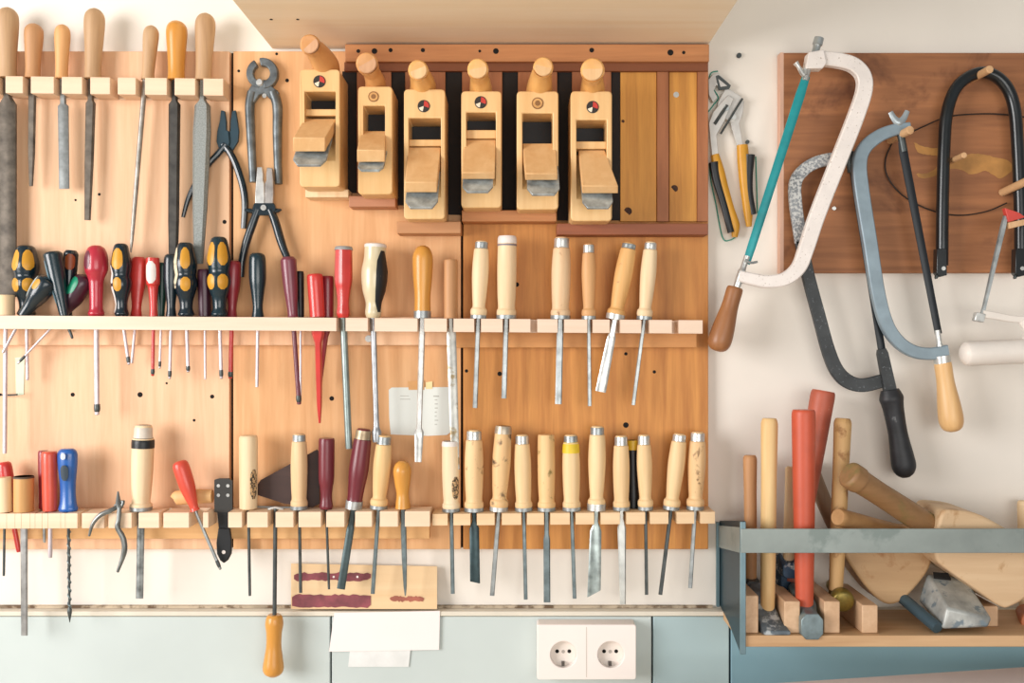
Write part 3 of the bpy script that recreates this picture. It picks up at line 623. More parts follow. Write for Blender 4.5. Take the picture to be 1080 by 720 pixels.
# black riveted plate tool
root = thing('riveted_knife', 'black tool with four pale rivets and rounded black handle below the rack', 'knife', P(236, 594, .05), LG)
o = part('plate', prism(NB(), [(226, 506), (230, 504.5), (241, 504.5), (245, 507), (245, 540), (226, 540)], .045, .049), paint('3a3a38', .45, .3))
for x in (230.5, 240.5):
    for y in (512, 522): part('rivet', disc(NB(), P(x, y, .0488), 1.8 * K(.05), .0012, 12), STL, o)
part('tang', prism(NB(), [(229, 539), (243, 539), (242, 560), (231, 560)], .0455, .0485), BLK)
h = part('handle', prism(NB(), [(230, 557), (242, 557), (244, 572), (243.5, 584), (240, 591), (236, 594), (232, 591), (228.5, 584), (228, 572)], .044, .0515), BLK, bev=.0015)
part('hang_hole', disc(NB(), P(236, 582, .0513), 2 * K(.05), .0006, 14), WHT, h)
RK['low']['slots'].append((P(226, 0, .047).x - .001, P(245, 0, .047).x + .001, True))

# small curved nippers hooked over the rack
root = thing('curved_nippers', 'small curved grey nippers hooked over the lower rack left of the heavy chisel', 'pliers', P(124, 604, .078), LG)
m = steel('7e8280', .35)
b = NB(); ptube(b, [(94, 565, .078), (98, 552, .079), (106, 543, .079), (117, 538, .076), (126, 533, .07)], [1.2, 2, 2.4, 2.6, 2.2], n=10); part('arm', b, m)
b = NB(); ptube(b, [(127, 536, .074), (125, 530, .072), (124.5, 518, .07)], [3.4, 3, .8], n=10, sm=4); part('jaw', b, m)
b = NB(); ptube(b, [(121, 533, .07), (130, 529, .072), (125, 539, .076)], [1.2, 2, 1.2], n=8, sm=4); part('jaw', b, m)
b = NB(); ptube(b, [(126, 535, .076), (125, 548, .077), (124, 556, .077), (130, 568, .077), (131, 582, .077), (124, 603, .077)], [2.2, 2.2, 2.6, 2.8, 2.8, 1.4], n=10); part('arm', b, m)
# wooden block behind the coral handle
root = thing('wooden_wedge', 'small wooden block lying on the rack behind the coral red handle', 'block', P(205, 534, .036), LG)
b = NB(); ptube(b, [(184, 526, .041), (186, 525, .041), (200, 523.5, .041), (224, 523, .041)], [4, 7.5, 8, 7], n=14, sm=3, squash=.8); part('body', b, wood('e8bd84', 'cf9a5c', 'X', 1.2))
for x in (84, 112, 170): RK['low']['slots'].append((P(x, 0, .072).x - .003, P(x, 0, .072).x + .003, True))

# ================================================================== LOWER RIGHT RACK
RG = 'chisels on the lower right rack'
def lr(label, top, bx, R, prof, mat, tip, sw, **k):
    k.setdefault('kind', 'flat'); k.setdefault('smat', BLUST)
    ch(label, 'lowr', .045, top, bx, R, prof, mat, tip, sw, RG, **k)
W1 = wood('f2e0c0', 'dcba8c', 'Z', 1.2); W2 = wood('efd3a4', 'd2a46c', 'Z', 1.2); W3 = wood('eccb9a', 'cc9a64', 'Z', 1.2, stain='7a5a38', stain_cut=.66, stain_scale=55)
lr('worn cream chisel with black round stamp, leftmost on the lower right rack', (475, 465), 476, 9.2, 'stout', W1, (477.5, 626), 4.2, ferr=FE, panels=[(.5, .82, 10, 70, STAMP, 'maker_stamp')], bands=[(0, .07, WHT, 'top_band')])
lr('chisel with wide dark square blade and steel capped handle', (500, 453), 500, 10, 'stout', W3, (501, 614), 10.5, cap=(0, .12, STL), ferr=FE, smat=steel('3e5054', .35, .2), wprof=[(0, 5), (.2, 4.5), (.3, 10), (1, 10.5)], skew=1.2)
lr('tallest smudged chisel leaning slightly, with tapering pale shaft', (531, 449), 526, 9.8, 'chisel', wood('e8c490', 'c8945c', 'Z', 1.2, stain='5c4a38', stain_cut=.62, stain_scale=40), (519, 628), 4.8, ferr=(.95, 1, STL), bands=[(0, .09, steel('c8bca8', .4), 'top_band')], smat=ST)
lr('chisel with shiny steel cap, between the smudged and olive-streaked ones', (550.5, 458), 552.5, 9, 'stout', W2, (554.5, 632), 4, cap=(0, .12, STL), ferr=FE)
lr('olive-streaked chisel without cap and medium dark blade', (576, 458), 576.5, 9.3, 'stout', wood('ecc892', 'd0a064', 'Z', 1.2, stain='7a6c34', stain_cut=.66, stain_scale=45), (577, 635), 7.5, ferr=FE, wprof=[(0, 5), (.3, 5), (.36, 7), (1, 7)])
lr('chisel with yellow painted top and thin shaft', (602, 458), 603, 9.4, 'stout', W2, (606, 631), 4, bands=[(.1, .24, paint('e8c832', .5), 'yellow_band')], cap=(0, .1, ST), ferr=FE)
lr('chisel with widest slanted steel blade', (630, 449), 629, 9.4, 'chisel', W2, (626.5, 626), 13, cap=(0, .1, ST), ferr=(.92, 1, STL), smat=steel('a9b6b4', .3, .25), wprof=[(0, 5), (.2, 5), (.3, 12), (1, 14)], skew=-4)
lr('chisel with tapering bright white shaft, beside the black yellow-capped tool', (655, 459), 655.5, 8.8, 'stout', W2, (657, 637), 8, cap=(0, .13, STL), ferr=FE, smat=steel('d8dcd8', .3, .1), wprof=[(0, 4.5), (.14, 4.5), (.24, 9), (.7, 7), (1, 6)])
lr('thin chisel right of the black yellow-capped tool', (679, 458), 681, 8.2, 'chisel', W2, (682, 627), 3.4, cap=(0, .13, STL), ferr=FE, smat=STD)
lr('leaning chisel, second from right on the lower right rack', (717, 457), 707.5, 9, 'chisel', W2, (696.5, 627), 4, cap=(0, .1, STL), ferr=FE, smat=STD, gap=.003)
lr('rightmost chisel on the lower right rack, flecked handle beside the leaning one', (736, 455), 733, 9.5, 'chisel', W3, (728, 620), 4.2, cap=(0, .12, STL), ferr=FE, smat=ST)
root = thing('marker_tool', 'small black tool with yellow cap standing behind pale chisels', 'marker', P(667, 537, .026), RG)
A, B = on_rack('lowr', .028, (667, 464), 668)
part('barrel', turned(NB(), A, B, PF['cyl'], 6 * K(.028)), BLK); part('cap', band(NB(), A, B, PF['cyl'], 6 * K(.028), 0, .14, flat=True), paint('d8b02c', .4))

# ================================================================== build the racks
def build_rack(name, rk, label, x0, x1, backs=()):
    r = RK[rk]; df, db = r['df'], r['db']; X0 = P(x0, 0, df).x; X1 = P(x1, 0, df).x
    bm = NB()
    sl = sorted(s for s in r['slots'] if s[1] > X0 and s[0] < X1); mg = []
    for s in sl:
        if mg and s[0] < mg[-1][1] + .0012: mg[-1] = (mg[-1][0], max(mg[-1][1], s[1]), mg[-1][2] and s[2])
        else: mg.append(s)
    def seg(a, b_, d0, d1):
        if b_ - a < 1e-5: return
        hexa(bm, [(a, -d0, zbot(rk, a)), (b_, -d0, zbot(rk, b_)), (b_, -d0, ztop(rk, b_)), (a, -d0, ztop(rk, a)), (a, -d1, zbot(rk, a)), (b_, -d1, zbot(rk, b_)), (b_, -d1, ztop(rk, b_)), (a, -d1, ztop(rk, a))])
    cur = X0
    for a, b_, opn in mg:
        a = max(a, X0); b_ = min(b_, X1)
        seg(cur, a, db, df); seg(a, b_, db, db + .002)
        if not opn: seg(a, b_, df - .005, df)
        cur = b_
    seg(cur, X1, db, df)
    root = thing(name, label, 'rack', P((x0 + x1) / 2, r['bot']((x0 + x1) / 2), db))
    part('slotted_bar', bm, r['wood'], bev=.0007 if rk in ('file', 'low') else 0, smooth=False)
    for bx0, bx1, by0, by1, m in backs:
        b = NB(); pbox(b, bx0, bx1, by0, by1, .0155, .0302); part('backing_batten', b, m, bev=.0008)
build_rack('file_rack', 'file', 'notched wooden bar at top left holding the files', -25, 235.5)
build_rack('tool_rack', 'mid', 'long pale wooden bar across the middle holding screwdrivers and chisels', -40, 741, [(-40, 480, 334, 364, BL), (481, 735, 338, 366.5, wood('cf9458', 'b0743a', 'X', 1))])
build_rack('tool_rack', 'low', 'notched wooden bar at lower left holding mixed handled tools', -40, 453.5, [(-40, 453, 541, 568, wood('e6b880', 'd09a5c', 'X', 1))])
build_rack('tool_rack', 'lowr', 'straight slotted wooden bar at lower right holding pale chisels', 456, 754)

# ================================================================== PLIERS hanging on the board
HG = 'pliers hung on the wooden boards'
root = thing('diagonal_cutters', 'dark blue diagonal cutting pliers partly behind the grey rasp', 'pliers', P(236, 240, .02), HG)
JM = paint('2c4450', .35, .3); 
part('jaw', prism(NB(), [(233, 116), (237, 117), (238.5, 128), (238.5, 137), (241, 138), (242, 150), (239, 160), (231.5, 159), (228, 149), (229, 138), (231.5, 128)], .018, .024), JM, bev=.001)
part('jaw', prism(NB(), [(244.5, 117), (248.5, 116), (250.5, 128), (252, 138), (251, 149), (245, 159), (234, 160), (233, 150), (236, 140), (243, 138), (243, 128)], .0165, .0215), JM, bev=.001)
part('pivot', disc(NB(), P(236.5, 155, .0235), 2.6 * K(.024), .002, 14), STD)
b = NB(); ptube(b, [(238, 152), (230, 162), (219, 174), (205, 196), (198, 211), (193, 229)], [3, 3.4, 3.4, 3, 2.6, 2], d=.0222, n=10); part('handle', b, NAVY)
b = NB(); ptube(b, [(235, 152), (242, 160), (249, 174), (256, 196), (258.5, 215), (257, 241)], [3, 3.6, 3.8, 3.8, 3.8, 3.2], d=.0215, n=10); part('handle', b, NAVY)
root = thing('carpenter_pincers', 'grey steel carpenter pincers with round jaws at the top', 'pliers', P(278, 194, .02), HG)
PM = steel('70777a', .42, .25)
def ringpoly(cx, cy, ro, ri, a0, a1, n=14):
    o = [(cx + ro * math.cos(math.radians(a0 + (a1 - a0) * i / n)), cy - ro * math.sin(math.radians(a0 + (a1 - a0) * i / n))) for i in range(n + 1)]
    i_ = [(cx + ri * math.cos(math.radians(a0 + (a1 - a0) * i / n)), cy - ri * math.sin(math.radians(a0 + (a1 - a0) * i / n))) for i in range(n + 1)]
    return o + i_[::-1]
part('jaw', prism(NB(), ringpoly(275.5, 77, 16, 8.5, 118, 262), .018, .028), PM, bev=.0015)
part('jaw', prism(NB(), ringpoly(276.5, 77, 16.5, 8, 102, -85), .0175, .0285), PM, bev=.0015)
b = NB(); prism(b, [(264, 91), (269, 84), (281, 84), (287, 91), (294, 97), (293, 104), (284, 104), (279, 98), (273, 100), (268, 108), (261, 106), (260, 98)], .018, .027); part('hinge_block', b, PM, bev=.0015)
part('pivot', disc(NB(), P(274, 87, .0268), 4.2 * K(.027), .0035, 18, r2=3 * K(.027)), STL)
part('rivet', disc(NB(), P(279, 101, .0268), 2.4 * K(.027), .001, 14), STL)
b = NB(); ptube(b, [(266, 97), (263.5, 112), (264.5, 140), (266, 170), (267, 192)], [5.2, 5.2, 4.8, 4.4, 4], d=.0225, n=12); part('arm', b, PM)
b = NB(); ptube(b, [(288, 97), (292.5, 112), (292.5, 140), (293, 170), (294, 194)], [5.2, 5.4, 5, 4.4, 4], d=.0225, n=12); part('arm', b, PM)
root = thing('combination_pliers', 'combination pliers with silver jaws and dark navy spread handles', 'pliers', P(278, 292, .02), HG)
part('jaw', prism(NB(), [(271, 176), (276.5, 176), (277.5, 184), (277.3, 190), (278.6, 193), (278.8, 216), (269, 217), (269, 203), (270, 190)], .0265, .0335), STL, bev=.001)
part('jaw', prism(NB(), [(287, 177), (281.5, 176.5), (280.6, 184), (280.8, 190), (279.4, 193), (279.2, 216), (287.5, 217), (288.5, 203), (288.2, 190)], .0265, .0335), steel('a8a4a0', .35), bev=.001)
part('joint', prism(NB(), [(268, 214), (289, 214), (291, 220), (287, 227), (271, 227), (266, 220)], .0265, .0345), NAVY, bev=.001)
part('pivot', disc(NB(), P(278, 219, .0344), 3 * K(.034), .0016, 16), STL)
b = NB(); ptube(b, [(272, 221), (266.5, 236), (260, 255), (255.5, 274), (254, 292)], [4, 4.4, 4.4, 4, 3.6], d=.03, n=12); h = part('handle', b, NAVY)
b = NB(); ptube(b, [(268, 223), (263, 222), (258.5, 221)], [2.5, 2.4, .8], d=.03, n=8, sm=3); part('guard', b, NAVY, h)
b = NB(); ptube(b, [(285, 221), (290, 233), (295, 250), (299, 262), (303, 272)], [4, 4.6, 4.6, 4.2, 3.8], d=.03, n=12); h = part('handle', b, NAVY)
b = NB(); ptube(b, [(288, 223), (293, 222), (297, 221)], [2.5, 2.4, .8], d=.03, n=8, sm=3); part('guard', b, NAVY, h)

# water pump pliers on the wall, right of the boards, with their painted outline
root = thing('water_pump_pliers', 'adjustable pump pliers with yellow and black grips beside the white hacksaw', 'pliers', P(772, 250, .005), HG)
LS = steel('cfcdc8', .35, .06, metal=.4)
part('jaw', prism(NB(), [(747, 84), (752, 78), (758, 77), (771, 90), (769, 93), (759, 94.5), (756, 89), (753, 95), (757, 103), (752, 108), (747.5, 100)], .004, .011), LS, bev=.0008)
part('jaw_gap_edge', prism(NB(), [(755, 80), (758, 79), (771, 90), (769, 94), (758, 95)], .0108, .0122), STD)
part('jaw_inner', prism(NB(), [(757.5, 83), (767, 90.5), (760, 91.5)], .012, .0128), LS)
part('arm', prism(NB(), [(766, 92), (781, 101), (785, 107), (784, 118), (780, 130), (784, 153), (778, 156), (770, 128), (755, 120), (758, 106)], .004, .010), LS, bev=.0008)
part('arm', prism(NB(), [(768, 100), (774, 104), (764, 128), (756, 142), (758, 165), (751, 166), (747.5, 130), (752, 118)], .0102, .014), LS, bev=.0008)
b = NB(); ptube(b, [(753.5, 131), (760, 121), (767, 111)], 1.8, d=.0142, n=8, sm=0); part('slot_edge', b, STD)
b = NB(); ptube(b, [(760, 141), (770, 125), (783, 104)], 1.2, d=.0142, n=8, sm=0); part('slot_edge', b, STD)
part('pivot', disc(NB(), P(773, 124, .0098), 3 * K(.01), .0045, 16), STL); part('adjust_pin', disc(NB(), P(766, 114, .0138), 3 * K(.01), .002, 12), ST)
b = NB(); ptube(b, [(754, 163), (758, 180), (763, 200), (769, 220), (775, 238), (775, 250)], [4.5, 6.2, 6, 5.5, 5.5, 3], d=.011, n=12, squash=.8); h = part('grip', b, YEL)
b = NB(); ptube(b, [(752.5, 171), (756, 190), (763, 214), (771, 245)], [5.2, 4.6, 4, 3.6], d=.015, n=12, squash=.6); part('grip_inlay', b, BLK, h)
b = NB(); ptube(b, [(783, 153), (784, 170), (786, 195), (789, 222), (790, 239)], [6, 6.5, 6, 5.2, 2.8], d=.011, n=12, squash=.8); h = part('grip', b, YEL)
b = NB(); ptube(b, [(791, 163), (790, 185), (791, 205), (795, 226)], [5.4, 4.2, 3.6, 3], d=.015, n=12, squash=.6); part('grip_inlay', b, BLK, h)
OUT = paint('3f9a86', .7)
thing('tool_outline', 'thin green outline drawn on the wall around the pump pliers', 'outline', P(772, 252, .001))
for pts in ([(747, 118), (753, 110), (757.5, 103), (753, 95), (748, 86), (750, 77), (757, 75)], [(748, 172), (750, 192), (755, 215), (762, 250), (770, 253), (778, 247), (777, 238)], [(797, 165), (798, 195), (799, 225)]):
    part('outline_stroke', ptube(NB(), pts, .7, d=.0015, n=6), OUT)
def nail(x, y, r, label, d0=0.0, m=STD): solo('nail', disc(NB(), P(x, y, d0 + .0002), r * K(d0), .004, 12), m, label, 'nail')
nail(779, 59, 2.6, 'dark nail hole plug in the white wall above the pump pliers')
nail(788, 150, 2, 'small nail beside the yellow grip of the pump pliers')
nail(879, 220, 2, 'small nail on the brown board beside the white hacksaw frame', .0185, STL)

# ================================================================== BROWN BOARD with saws
thing('brown_board', 'rusty brown stained board behind the hanging saws', 'board', P(960, 287, 0))
BRN = wood('b0754a', '6c4229', 'X', 1.4, rough=.6, stain='6c4026', stain_cut=.62, stain_scale=9, name='brown_board')
b = NB(); pbox(b, 823.5, 1180, 55.5, 287.5, .0005, .018); pn = part('panel', b, BRN, bev=.0015)
b = NB(); pbox(b, 823.2, 826.6, 55.3, 287.7, .0004, .0183); part('raw_edge', b, wood('dcb49c', 'c0907a', 'Z', 1))
OCH = paint('c08a4a', .6, 0, .2, 25)
def blob(pts, d0, d1, seed):
    q = catmull([(x, y, 0) for x, y in pts] + [(pts[0][0], pts[0][1], 0)], 5)[:-1]; random.seed(seed)
    return prism(NB(), [(v.x + random.uniform(-.5, .5), v.y + random.uniform(-.5, .5)) for v in q], d0, d1)
part('bare_patch', blob([(964, 150), (975, 155), (990, 157), (992, 164), (978, 163), (968, 160)], .0178, .0184, 1), OCH, pn)
part('bare_patch', blob([(966, 183), (980, 182), (993, 172), (1010, 168), (1018, 163), (1035, 162), (1050, 166), (1064, 170), (1068, 178), (1055, 188), (1040, 180), (1025, 184), (1010, 178), (995, 180), (985, 186), (972, 188)], .0178, .0184, 2), OCH, pn)
PEGW = wood('dcb488', 'b88a5a', 'Y', 1.2)
def peg(x0, y0, x1, y1, label, r=4):
    A = P(x0, y0, .0182); B = P(x1, y1, .075)
    solo('wooden_peg', turned(NB(), A, B, [(0, 1), (.9, 1), (.97, .95), (1, .7)], r * K(.05), n=14), PEGW, label, 'peg', base=A, group='wooden pegs in the brown board')
peg(1024, 84, 1044, 73, 'wooden peg carrying the black bow frame at its top')
peg(939, 148, 960, 137, 'wooden peg carrying the blue-grey hacksaw beside the wing nut', 4.4)
peg(1000, 171, 1017, 163.5, 'wooden peg near the ochre bare patch, left of centre in the bow frame', 3)
peg(1057, 203, 1085, 190, 'wooden peg at the right edge carrying the small fretsaw', 4.2)
solo('wire', ptube(NB(), [(958, 141), (975, 133), (1000, 123), (1035, 120), (1062, 121), (1085, 124)], .8, d=.0225, n=6), paint('2c1e16', .6), 'thin dark wire running right from the peg behind the black bow frame', 'wire')
solo('wire', ptube(NB(), [(941, 150), (934, 168), (936, 186), (952, 206), (980, 221), (1010, 227), (1040, 223), (1062, 214)], .8, d=.0225, n=6), paint('2c1e16', .6), 'thin dark wire loop sagging across the lower brown board', 'wire')

WG = 'saws hung at the right of the wall'
# white hacksaw
root = thing('hacksaw', 'white framed hacksaw with teal blade and brown wooden handle', 'saw', P(760, 370, .06), WG)
WF = paint('e9e2dc', .4, 0, .04, 40, 'white_frame', 'b0a498', 240, .66)
part('frame', sweep(NB(), [(866, 62), (884, 64), (900, 69), (910, 80), (911, 96), (902, 124), (884, 170), (862, 226), (850, 262), (842, 282), (828, 294), (810, 297), (796, 295), (779, 291)], .062, [15, 15, 17, 16, 14, 12], .014), WF)
b = NB(); prism(b, [(853, 55), (869, 52), (872, 66), (868, 72), (850, 72)], .052, .072); part('adjuster_block', b, WF, bev=.0012)
part('bolt', turned(NB(), P(858, 62, .062), P(864, 40, .062), [(0, 1), (.6, 1), (.62, 1.3), (1, 1.25)], 4 * K(.06), n=14), ST)
b = NB(); ptube(b, [(850, 72), (848, 79), (842, 70), (839, 66)], [2.5, 3, 2, 3], d=.066, n=10, sm=3); part('wing_nut', b, STL)
part('blade_holder', turned(NB(), P(853, 70, .062), P(849, 85, .062), [(0, 1), (1, 1)], 3.4 * K(.06), n=12), STL)
TEALB = paint('1f8f94', .35, .2, .15, 25)
part('blade', flat(NB(), P(850.5, 80, .062), P(787, 278, .062), [(0, 8), (.1, 10), (.9, 9), (1, 8)], .002), TEALB)
part('blade_holder', turned(NB(), P(788, 270, .062), P(777, 303, .062), [(0, 1), (.4, 1), (.5, 1.4), (1, 1.2)], 3.2 * K(.06), n=12), STL)
b = NB(); ptube(b, [(786, 274), (792, 277), (799, 276)], [1.6, 1.4, 1.2], d=.068, n=8, sm=3); part('lever', b, ST)
part('handle', turned(NB(), P(775.5, 303, .06), P(756, 370, .06), PF['saw'], 12.5 * K(.06)), wood('a8744a', '7c4c2a', 'Z', 1.2, rough=.4))
# old speckled grey hacksaw
root = thing('hacksaw', 'old speckled grey hacksaw with black blade and black handle, hanging lowest', 'saw', P(957, 502, .035), WG)
GF = paint('8d9296', .5, .2, .2, 30, 'grey_frame', 'c4c6c4', 260, .52); GD = paint('3a3e40', .5, .2, .2, 30, 'dark_frame', '6a6f74', 260, .66)
part('frame', sweep(NB(), [(898, 166), (882, 167), (862, 171), (848, 179), (839, 192), (839, 215), (845, 256)], .035, 13, .008), GF)
part('lower_frame', sweep(NB(), [(844.8, 254), (852, 290), (864, 335), (873, 368), (882, 390), (894, 402), (910, 406), (932, 401)], .035, [13, 13.5, 15, 14], .008), GD)
part('blade', flat(NB(), P(896, 158, .04), P(931, 374, .04), [(0, 5), (.1, 7), (1, 8)], .0025), paint('20252a', .4, .3))
part('blade_sleeve', flat(NB(), P(929.5, 368, .04), P(939, 414, .04), [(0, 8), (.1, 11), (.9, 13), (1, 13)], .008, bev=False), GD)
part('handle', turned(NB(), P(938.5, 411, .04), P(955.5, 503, .04), [(0, .75), (.05, .9), (.1, 1), (.16, .92), (.25, .85), (.5, .8), (.75, .96), (.88, 1), (.96, .75), (1, .35)], 12.5 * K(.04), squash=.85), paint('24262a', .5, 0, .2, 60, 'worn_black', '6a6e70', 60, .7))
b = NB(); ptube(b, [(899, 160), (896, 168), (897, 182)], [3.2, 3.6, 3], d=.037, n=10, sm=3); part('tension_screw', b, STD)
# blue grey hacksaw
root = thing('hacksaw', 'blue-grey hacksaw with wing nut, black blade and pale wooden handle', 'saw', P(1005, 455, .05), WG)
BG = paint('8496a0', .4, .2, .08, 40, 'blue_grey_frame')
part('frame', sweep(NB(), [(959, 135), (944, 137), (926, 144), (911, 157), (906, 175), (909, 205), (917, 255), (925, 306), (934, 340), (946, 359), (962, 370), (980, 373), (999, 370)], .052, [11, 14, 15, 14, 13, 13], .012), BG)
part('blade', flat(NB(), P(951, 150, .052), P(990, 352, .052), [(0, 7), (.05, 9), (1, 7.5)], .0025), paint('22272c', .4, .3))
part('blade_holder', turned(NB(), P(988.5, 348, .052), P(994, 384, .052), [(0, .8), (.4, .8), (.42, 1), (1, 1.1)], 3.6 * K(.05), n=12), STL)
part('tension_screw', turned(NB(), P(948, 132, .052), P(953.5, 160, .052), [(0, 1), (1, 1)], 3.8 * K(.05), n=12), STD)
b = NB(); ptube(b, [(939, 118), (943, 125), (948, 129), (953, 125), (957, 117)], [2.6, 3.4, 4.6, 3.4, 2.6], d=.056, n=10, sm=4, squash=.6); part('wing_nut', b, paint('a9b4b8', .35, .5))
part('handle', turned(NB(), P(994, 381, .052), P(1005, 455, .052), PF['saw'], 12.5 * K(.05)), wood('e6bd84', 'c48a50', 'Z', 1.2, rough=.4))
part('ferrule', turned(NB(), P(993, 375, .052), P(994.2, 383, .052), [(0, 1), (1, 1)], 8.5 * K(.05), n=16), STL)
# black bow
root = thing('bow_saw_frame', 'black tubular bow saw frame without blade, hanging from top peg', 'saw', P(1036, 292, .04), WG)
BT = paint('10181c', .3, .2, .2, 40, 'black_tube', clear=.3)
part('frame', tube(NB(), [P(x, y, .04) for x, y in ((993.5, 280), (994, 220), (996, 150), (999, 118), (1007, 95), (1020, 82), (1036, 76.5), (1051, 81), (1063, 94), (1070, 115), (1073, 150), (1076, 220), (1076.5, 280))], 6.3 * K(.04), n=16), BT)
for x in (993.5, 1076.5):
    o = part('blade_clamp', prism(NB(), [(x - 5, 262), (x + 5, 262), (x + 5.5, 290), (x - 2, 292), (x - 5.5, 288)], .036, .050), BT, bev=.001)
    part('pin', disc(NB(), P(x + 1.5, 283, .0498), 2.2 * K(.05), .0012, 12), STL, o)
    b = NB(); ptube(b, [(x - 3, 288), (x - 6, 292), (x - 6, 294)], [2, 2, 1.5], d=.043, n=8, sm=3); part('hook', b, STD, o)
# small fretsaw with white grip at right edge
root = thing('fretsaw', 'small saw with red clamp and white frame and grip at right edge', 'saw', P(1060, 385, .06), WG)
WG2 = paint('e8e1d8', .45, 0, .03, 40)
part('clamp', prism(NB(), [(1060, 219), (1075, 224), (1082, 229), (1064, 234)], .074, .084), paint('c8463c', .4), bev=.001)
b = NB(); prism(b, [(1064, 234.5), (1095, 228), (1095, 234), (1065, 241)], .074, .084); part('clamp_bar', b, PEGW, bev=.001)
part('blade_bar', flat(NB(), P(1061, 228, .079), P(1036, 333, .079), [(0, 5), (.1, 6), (.9, 4), (1, 5)], .004), ST)
b = NB(); prism(b, [(1030, 329), (1040, 331), (1038, 340), (1028, 338)], .074, .084); part('lower_clamp', b, STL, bev=.001)
part('frame', sweep(NB(), [(1036, 331), (1050, 333), (1066, 336), (1082, 337), (1104, 338)], .079, [8, 7, 7], .008), WG2)
part('grip', turned(NB(), P(1014, 373, .079), P(1110, 369, .079), [(0, .5), (.03, .82), (.1, 1), (.5, 1), (.9, 1), (1, .6)], 13 * K(.079)), WG2)
b = NB(); ptube(b, [(1078, 337), (1086, 350), (1082, 362)], 5, d=.079, n=10, sm=4); part('neck', b, WG2)

# ================================================================== HAMMER RACK
thing('hammer_rack', 'steel and wood rack shelf at lower right holding hammers and mallets', 'rack', P(930, 682, 0))
SHW = wood('d0ac82', 'a87c50', 'X', 1.2); DVW = wood('dab894', 'b48c66', 'Y', 1.3)
RX0 = P(783, 0, .155).x; RX1 = P(1200, 0, .155).x; zs1 = P(0, 670, .155).z; zs0 = P(0, 682, .155).z
b = NB(); wbox(b, (RX0 + .002, -.0205 - .003, zs0), (RX1, -.155, zs1)); part('shelf_board', b, SHW, bev=.001)
for x0, x1, y0, d1 in ((785, 800, 628, .146), (822, 844, 634, .146), (865, 886, 634, .146), (905, 926, 638, .146), (1036, 1053, 639, .115)):
    a = P(x0, y0, d1); c = P(x1, y0, d1); w = min(c.x - a.x, .022)
    b = NB(); wbox(b, (c.x - w, -.024, zs1 + .0003), (c.x, -d1, a.z)); part('divider', b, DVW, bev=.0015)
BARM = paint('8d9793', .42, .3, .1, 12, 'grey_steel_bar', '7a8682', 14, .62)
b = NB(); p0 = P(783, 583, .16); p1 = P(1200, 557.5, .16); wbox(b, (p0.x - .002, -.156, p0.z), (p1.x, -.16, p1.z)); part('front_bar', b, BARM, bev=.0006)
PLM = paint('14323c', .4, .3, .15, 20, 'blue_steel_plate'); PLL = paint('6f8a92', .4, .3, .1, 20, 'steel_edge')
xpl = P(757.5, 0, .0).x
prof = [(.001, 549), (.153, 549), (.153, 689), (.140, 690), (.06, 655), (.001, 638)]
def plate_x(x0, x1, pr):
    bm = NB(); A = []; B = []
    for d, y in pr:
        z = P(0, y, d).z; A.append(bm.verts.new((x0, -d, z))); B.append(bm.verts.new((x1, -d, z)))
    bm.faces.new(A); bm.faces.new(B[::-1]); n = len(pr)
    for i in range(n): bm.faces.new((A[i], B[i], B[(i + 1) % n], A[(i + 1) % n]))
    return bm
part('side_plate', plate_x(xpl + .002, xpl + .005, prof), PLM)
part('front_flange', plate_x(xpl - .003, xpl + .0045, [(.1532, 550), (.159, 550), (.159, 690), (.1532, 689)]), PLL, bev=.0008)
part('back_flange', plate_x(xpl - .004, xpl + .0015, [(.0012, 550), (.006, 551), (.006, 640), (.0012, 638)]), PLL, bev=.0008)
part('side_strip', plate_x(xpl - .001, xpl + .0018, [(.0065, 554), (.1525, 556), (.1525, 583), (.0065, 577)]), BARM)

MG = 'hammers and mallets in the steel rack'
def hnd(label, pts, R, mat, prof='hammer', **k):
    A = P(*pts[0]); B = P(*pts[1]); return part('handle', turned(NB(), A, B, PF[prof], R * K(pts[0][2]), **k), mat, label=label)
def loft(sections):  # sections: (x, y, d, halfw px, halfh px, chamfer 0..1)
    cs = []
    for x, y, d, w, h, c in sections:
        C = P(x, y, d); k = K(d); W, H = w * k, h * k; q = c
        cs.append([C + Vector((a * W, 0, b_ * H)) for a, b_ in ((1, -1 + q), (1, 1 - q), (1 - q, 1), (-1 + q, 1), (-1, 1 - q), (-1, -1 + q), (-1 + q, -1), (1 - q, -1))])
    return rings(NB(), cs)
def ham(label, base): return thing('hammer', label, 'hammer', P(*base), MG)
HST = paint('66727a', .4, .4, .3, 40, 'hammer_steel', 'b4bcbe', 45, .58)
SPLAT = paint('35506a', .5, .2, .25, 60, 'splattered_steel', 'c8ccca', 50, .55)
ham('brown handled hammer standing farthest left behind the steel plate', (789, 640, .06))
hnd(None, [(791, 480, .04), (792, 618, .045)], 7.2, TANW)
part('head', loft([(792, 618, .028, 7, 12, .35), (793, 622, .05, 8, 12, .2), (794, 623, .062, 7, 10, .4)]), STD, bev=.001)
ham('hammer with plain light wooden handle and flat paint-flecked peen, left of the red handles', (815, 668, .11))
hnd(None, [(811.5, 441, .11), (809.5, 655, .115)], 8.8, wood('e8c890', 'c8985c', 'Z', 1.2))
part('head', loft([(797, 627, .06, 10, 13, .3), (807, 651, .115, 11, 13, .2), (812, 660, .135, 12, 8, .2), (820, 667.5, .155, 14, 2.2, .2)]), HST, bev=.001)
ham('hammer with bright red straight handle and grey square face, frontmost', (857, 675, .13))
hnd(None, [(847.5, 432, .12), (848.5, 652, .125)], 12.2, paint('c4563a', .45, 0, .05, 30, 'red_rubber'), 'cone')
part('head', loft([(842, 627, .07, 11, 13, .3), (850, 648, .125, 11, 14, .2), (852, 653, .138, 10, 12, .5), (855, 659.5, .152, 12, 14, .45), (857, 661, .159, 11.5, 13.5, .45)]), paint('7c8e92', .35, .4, .2, 50, 'hammer_face'), bev=.001)
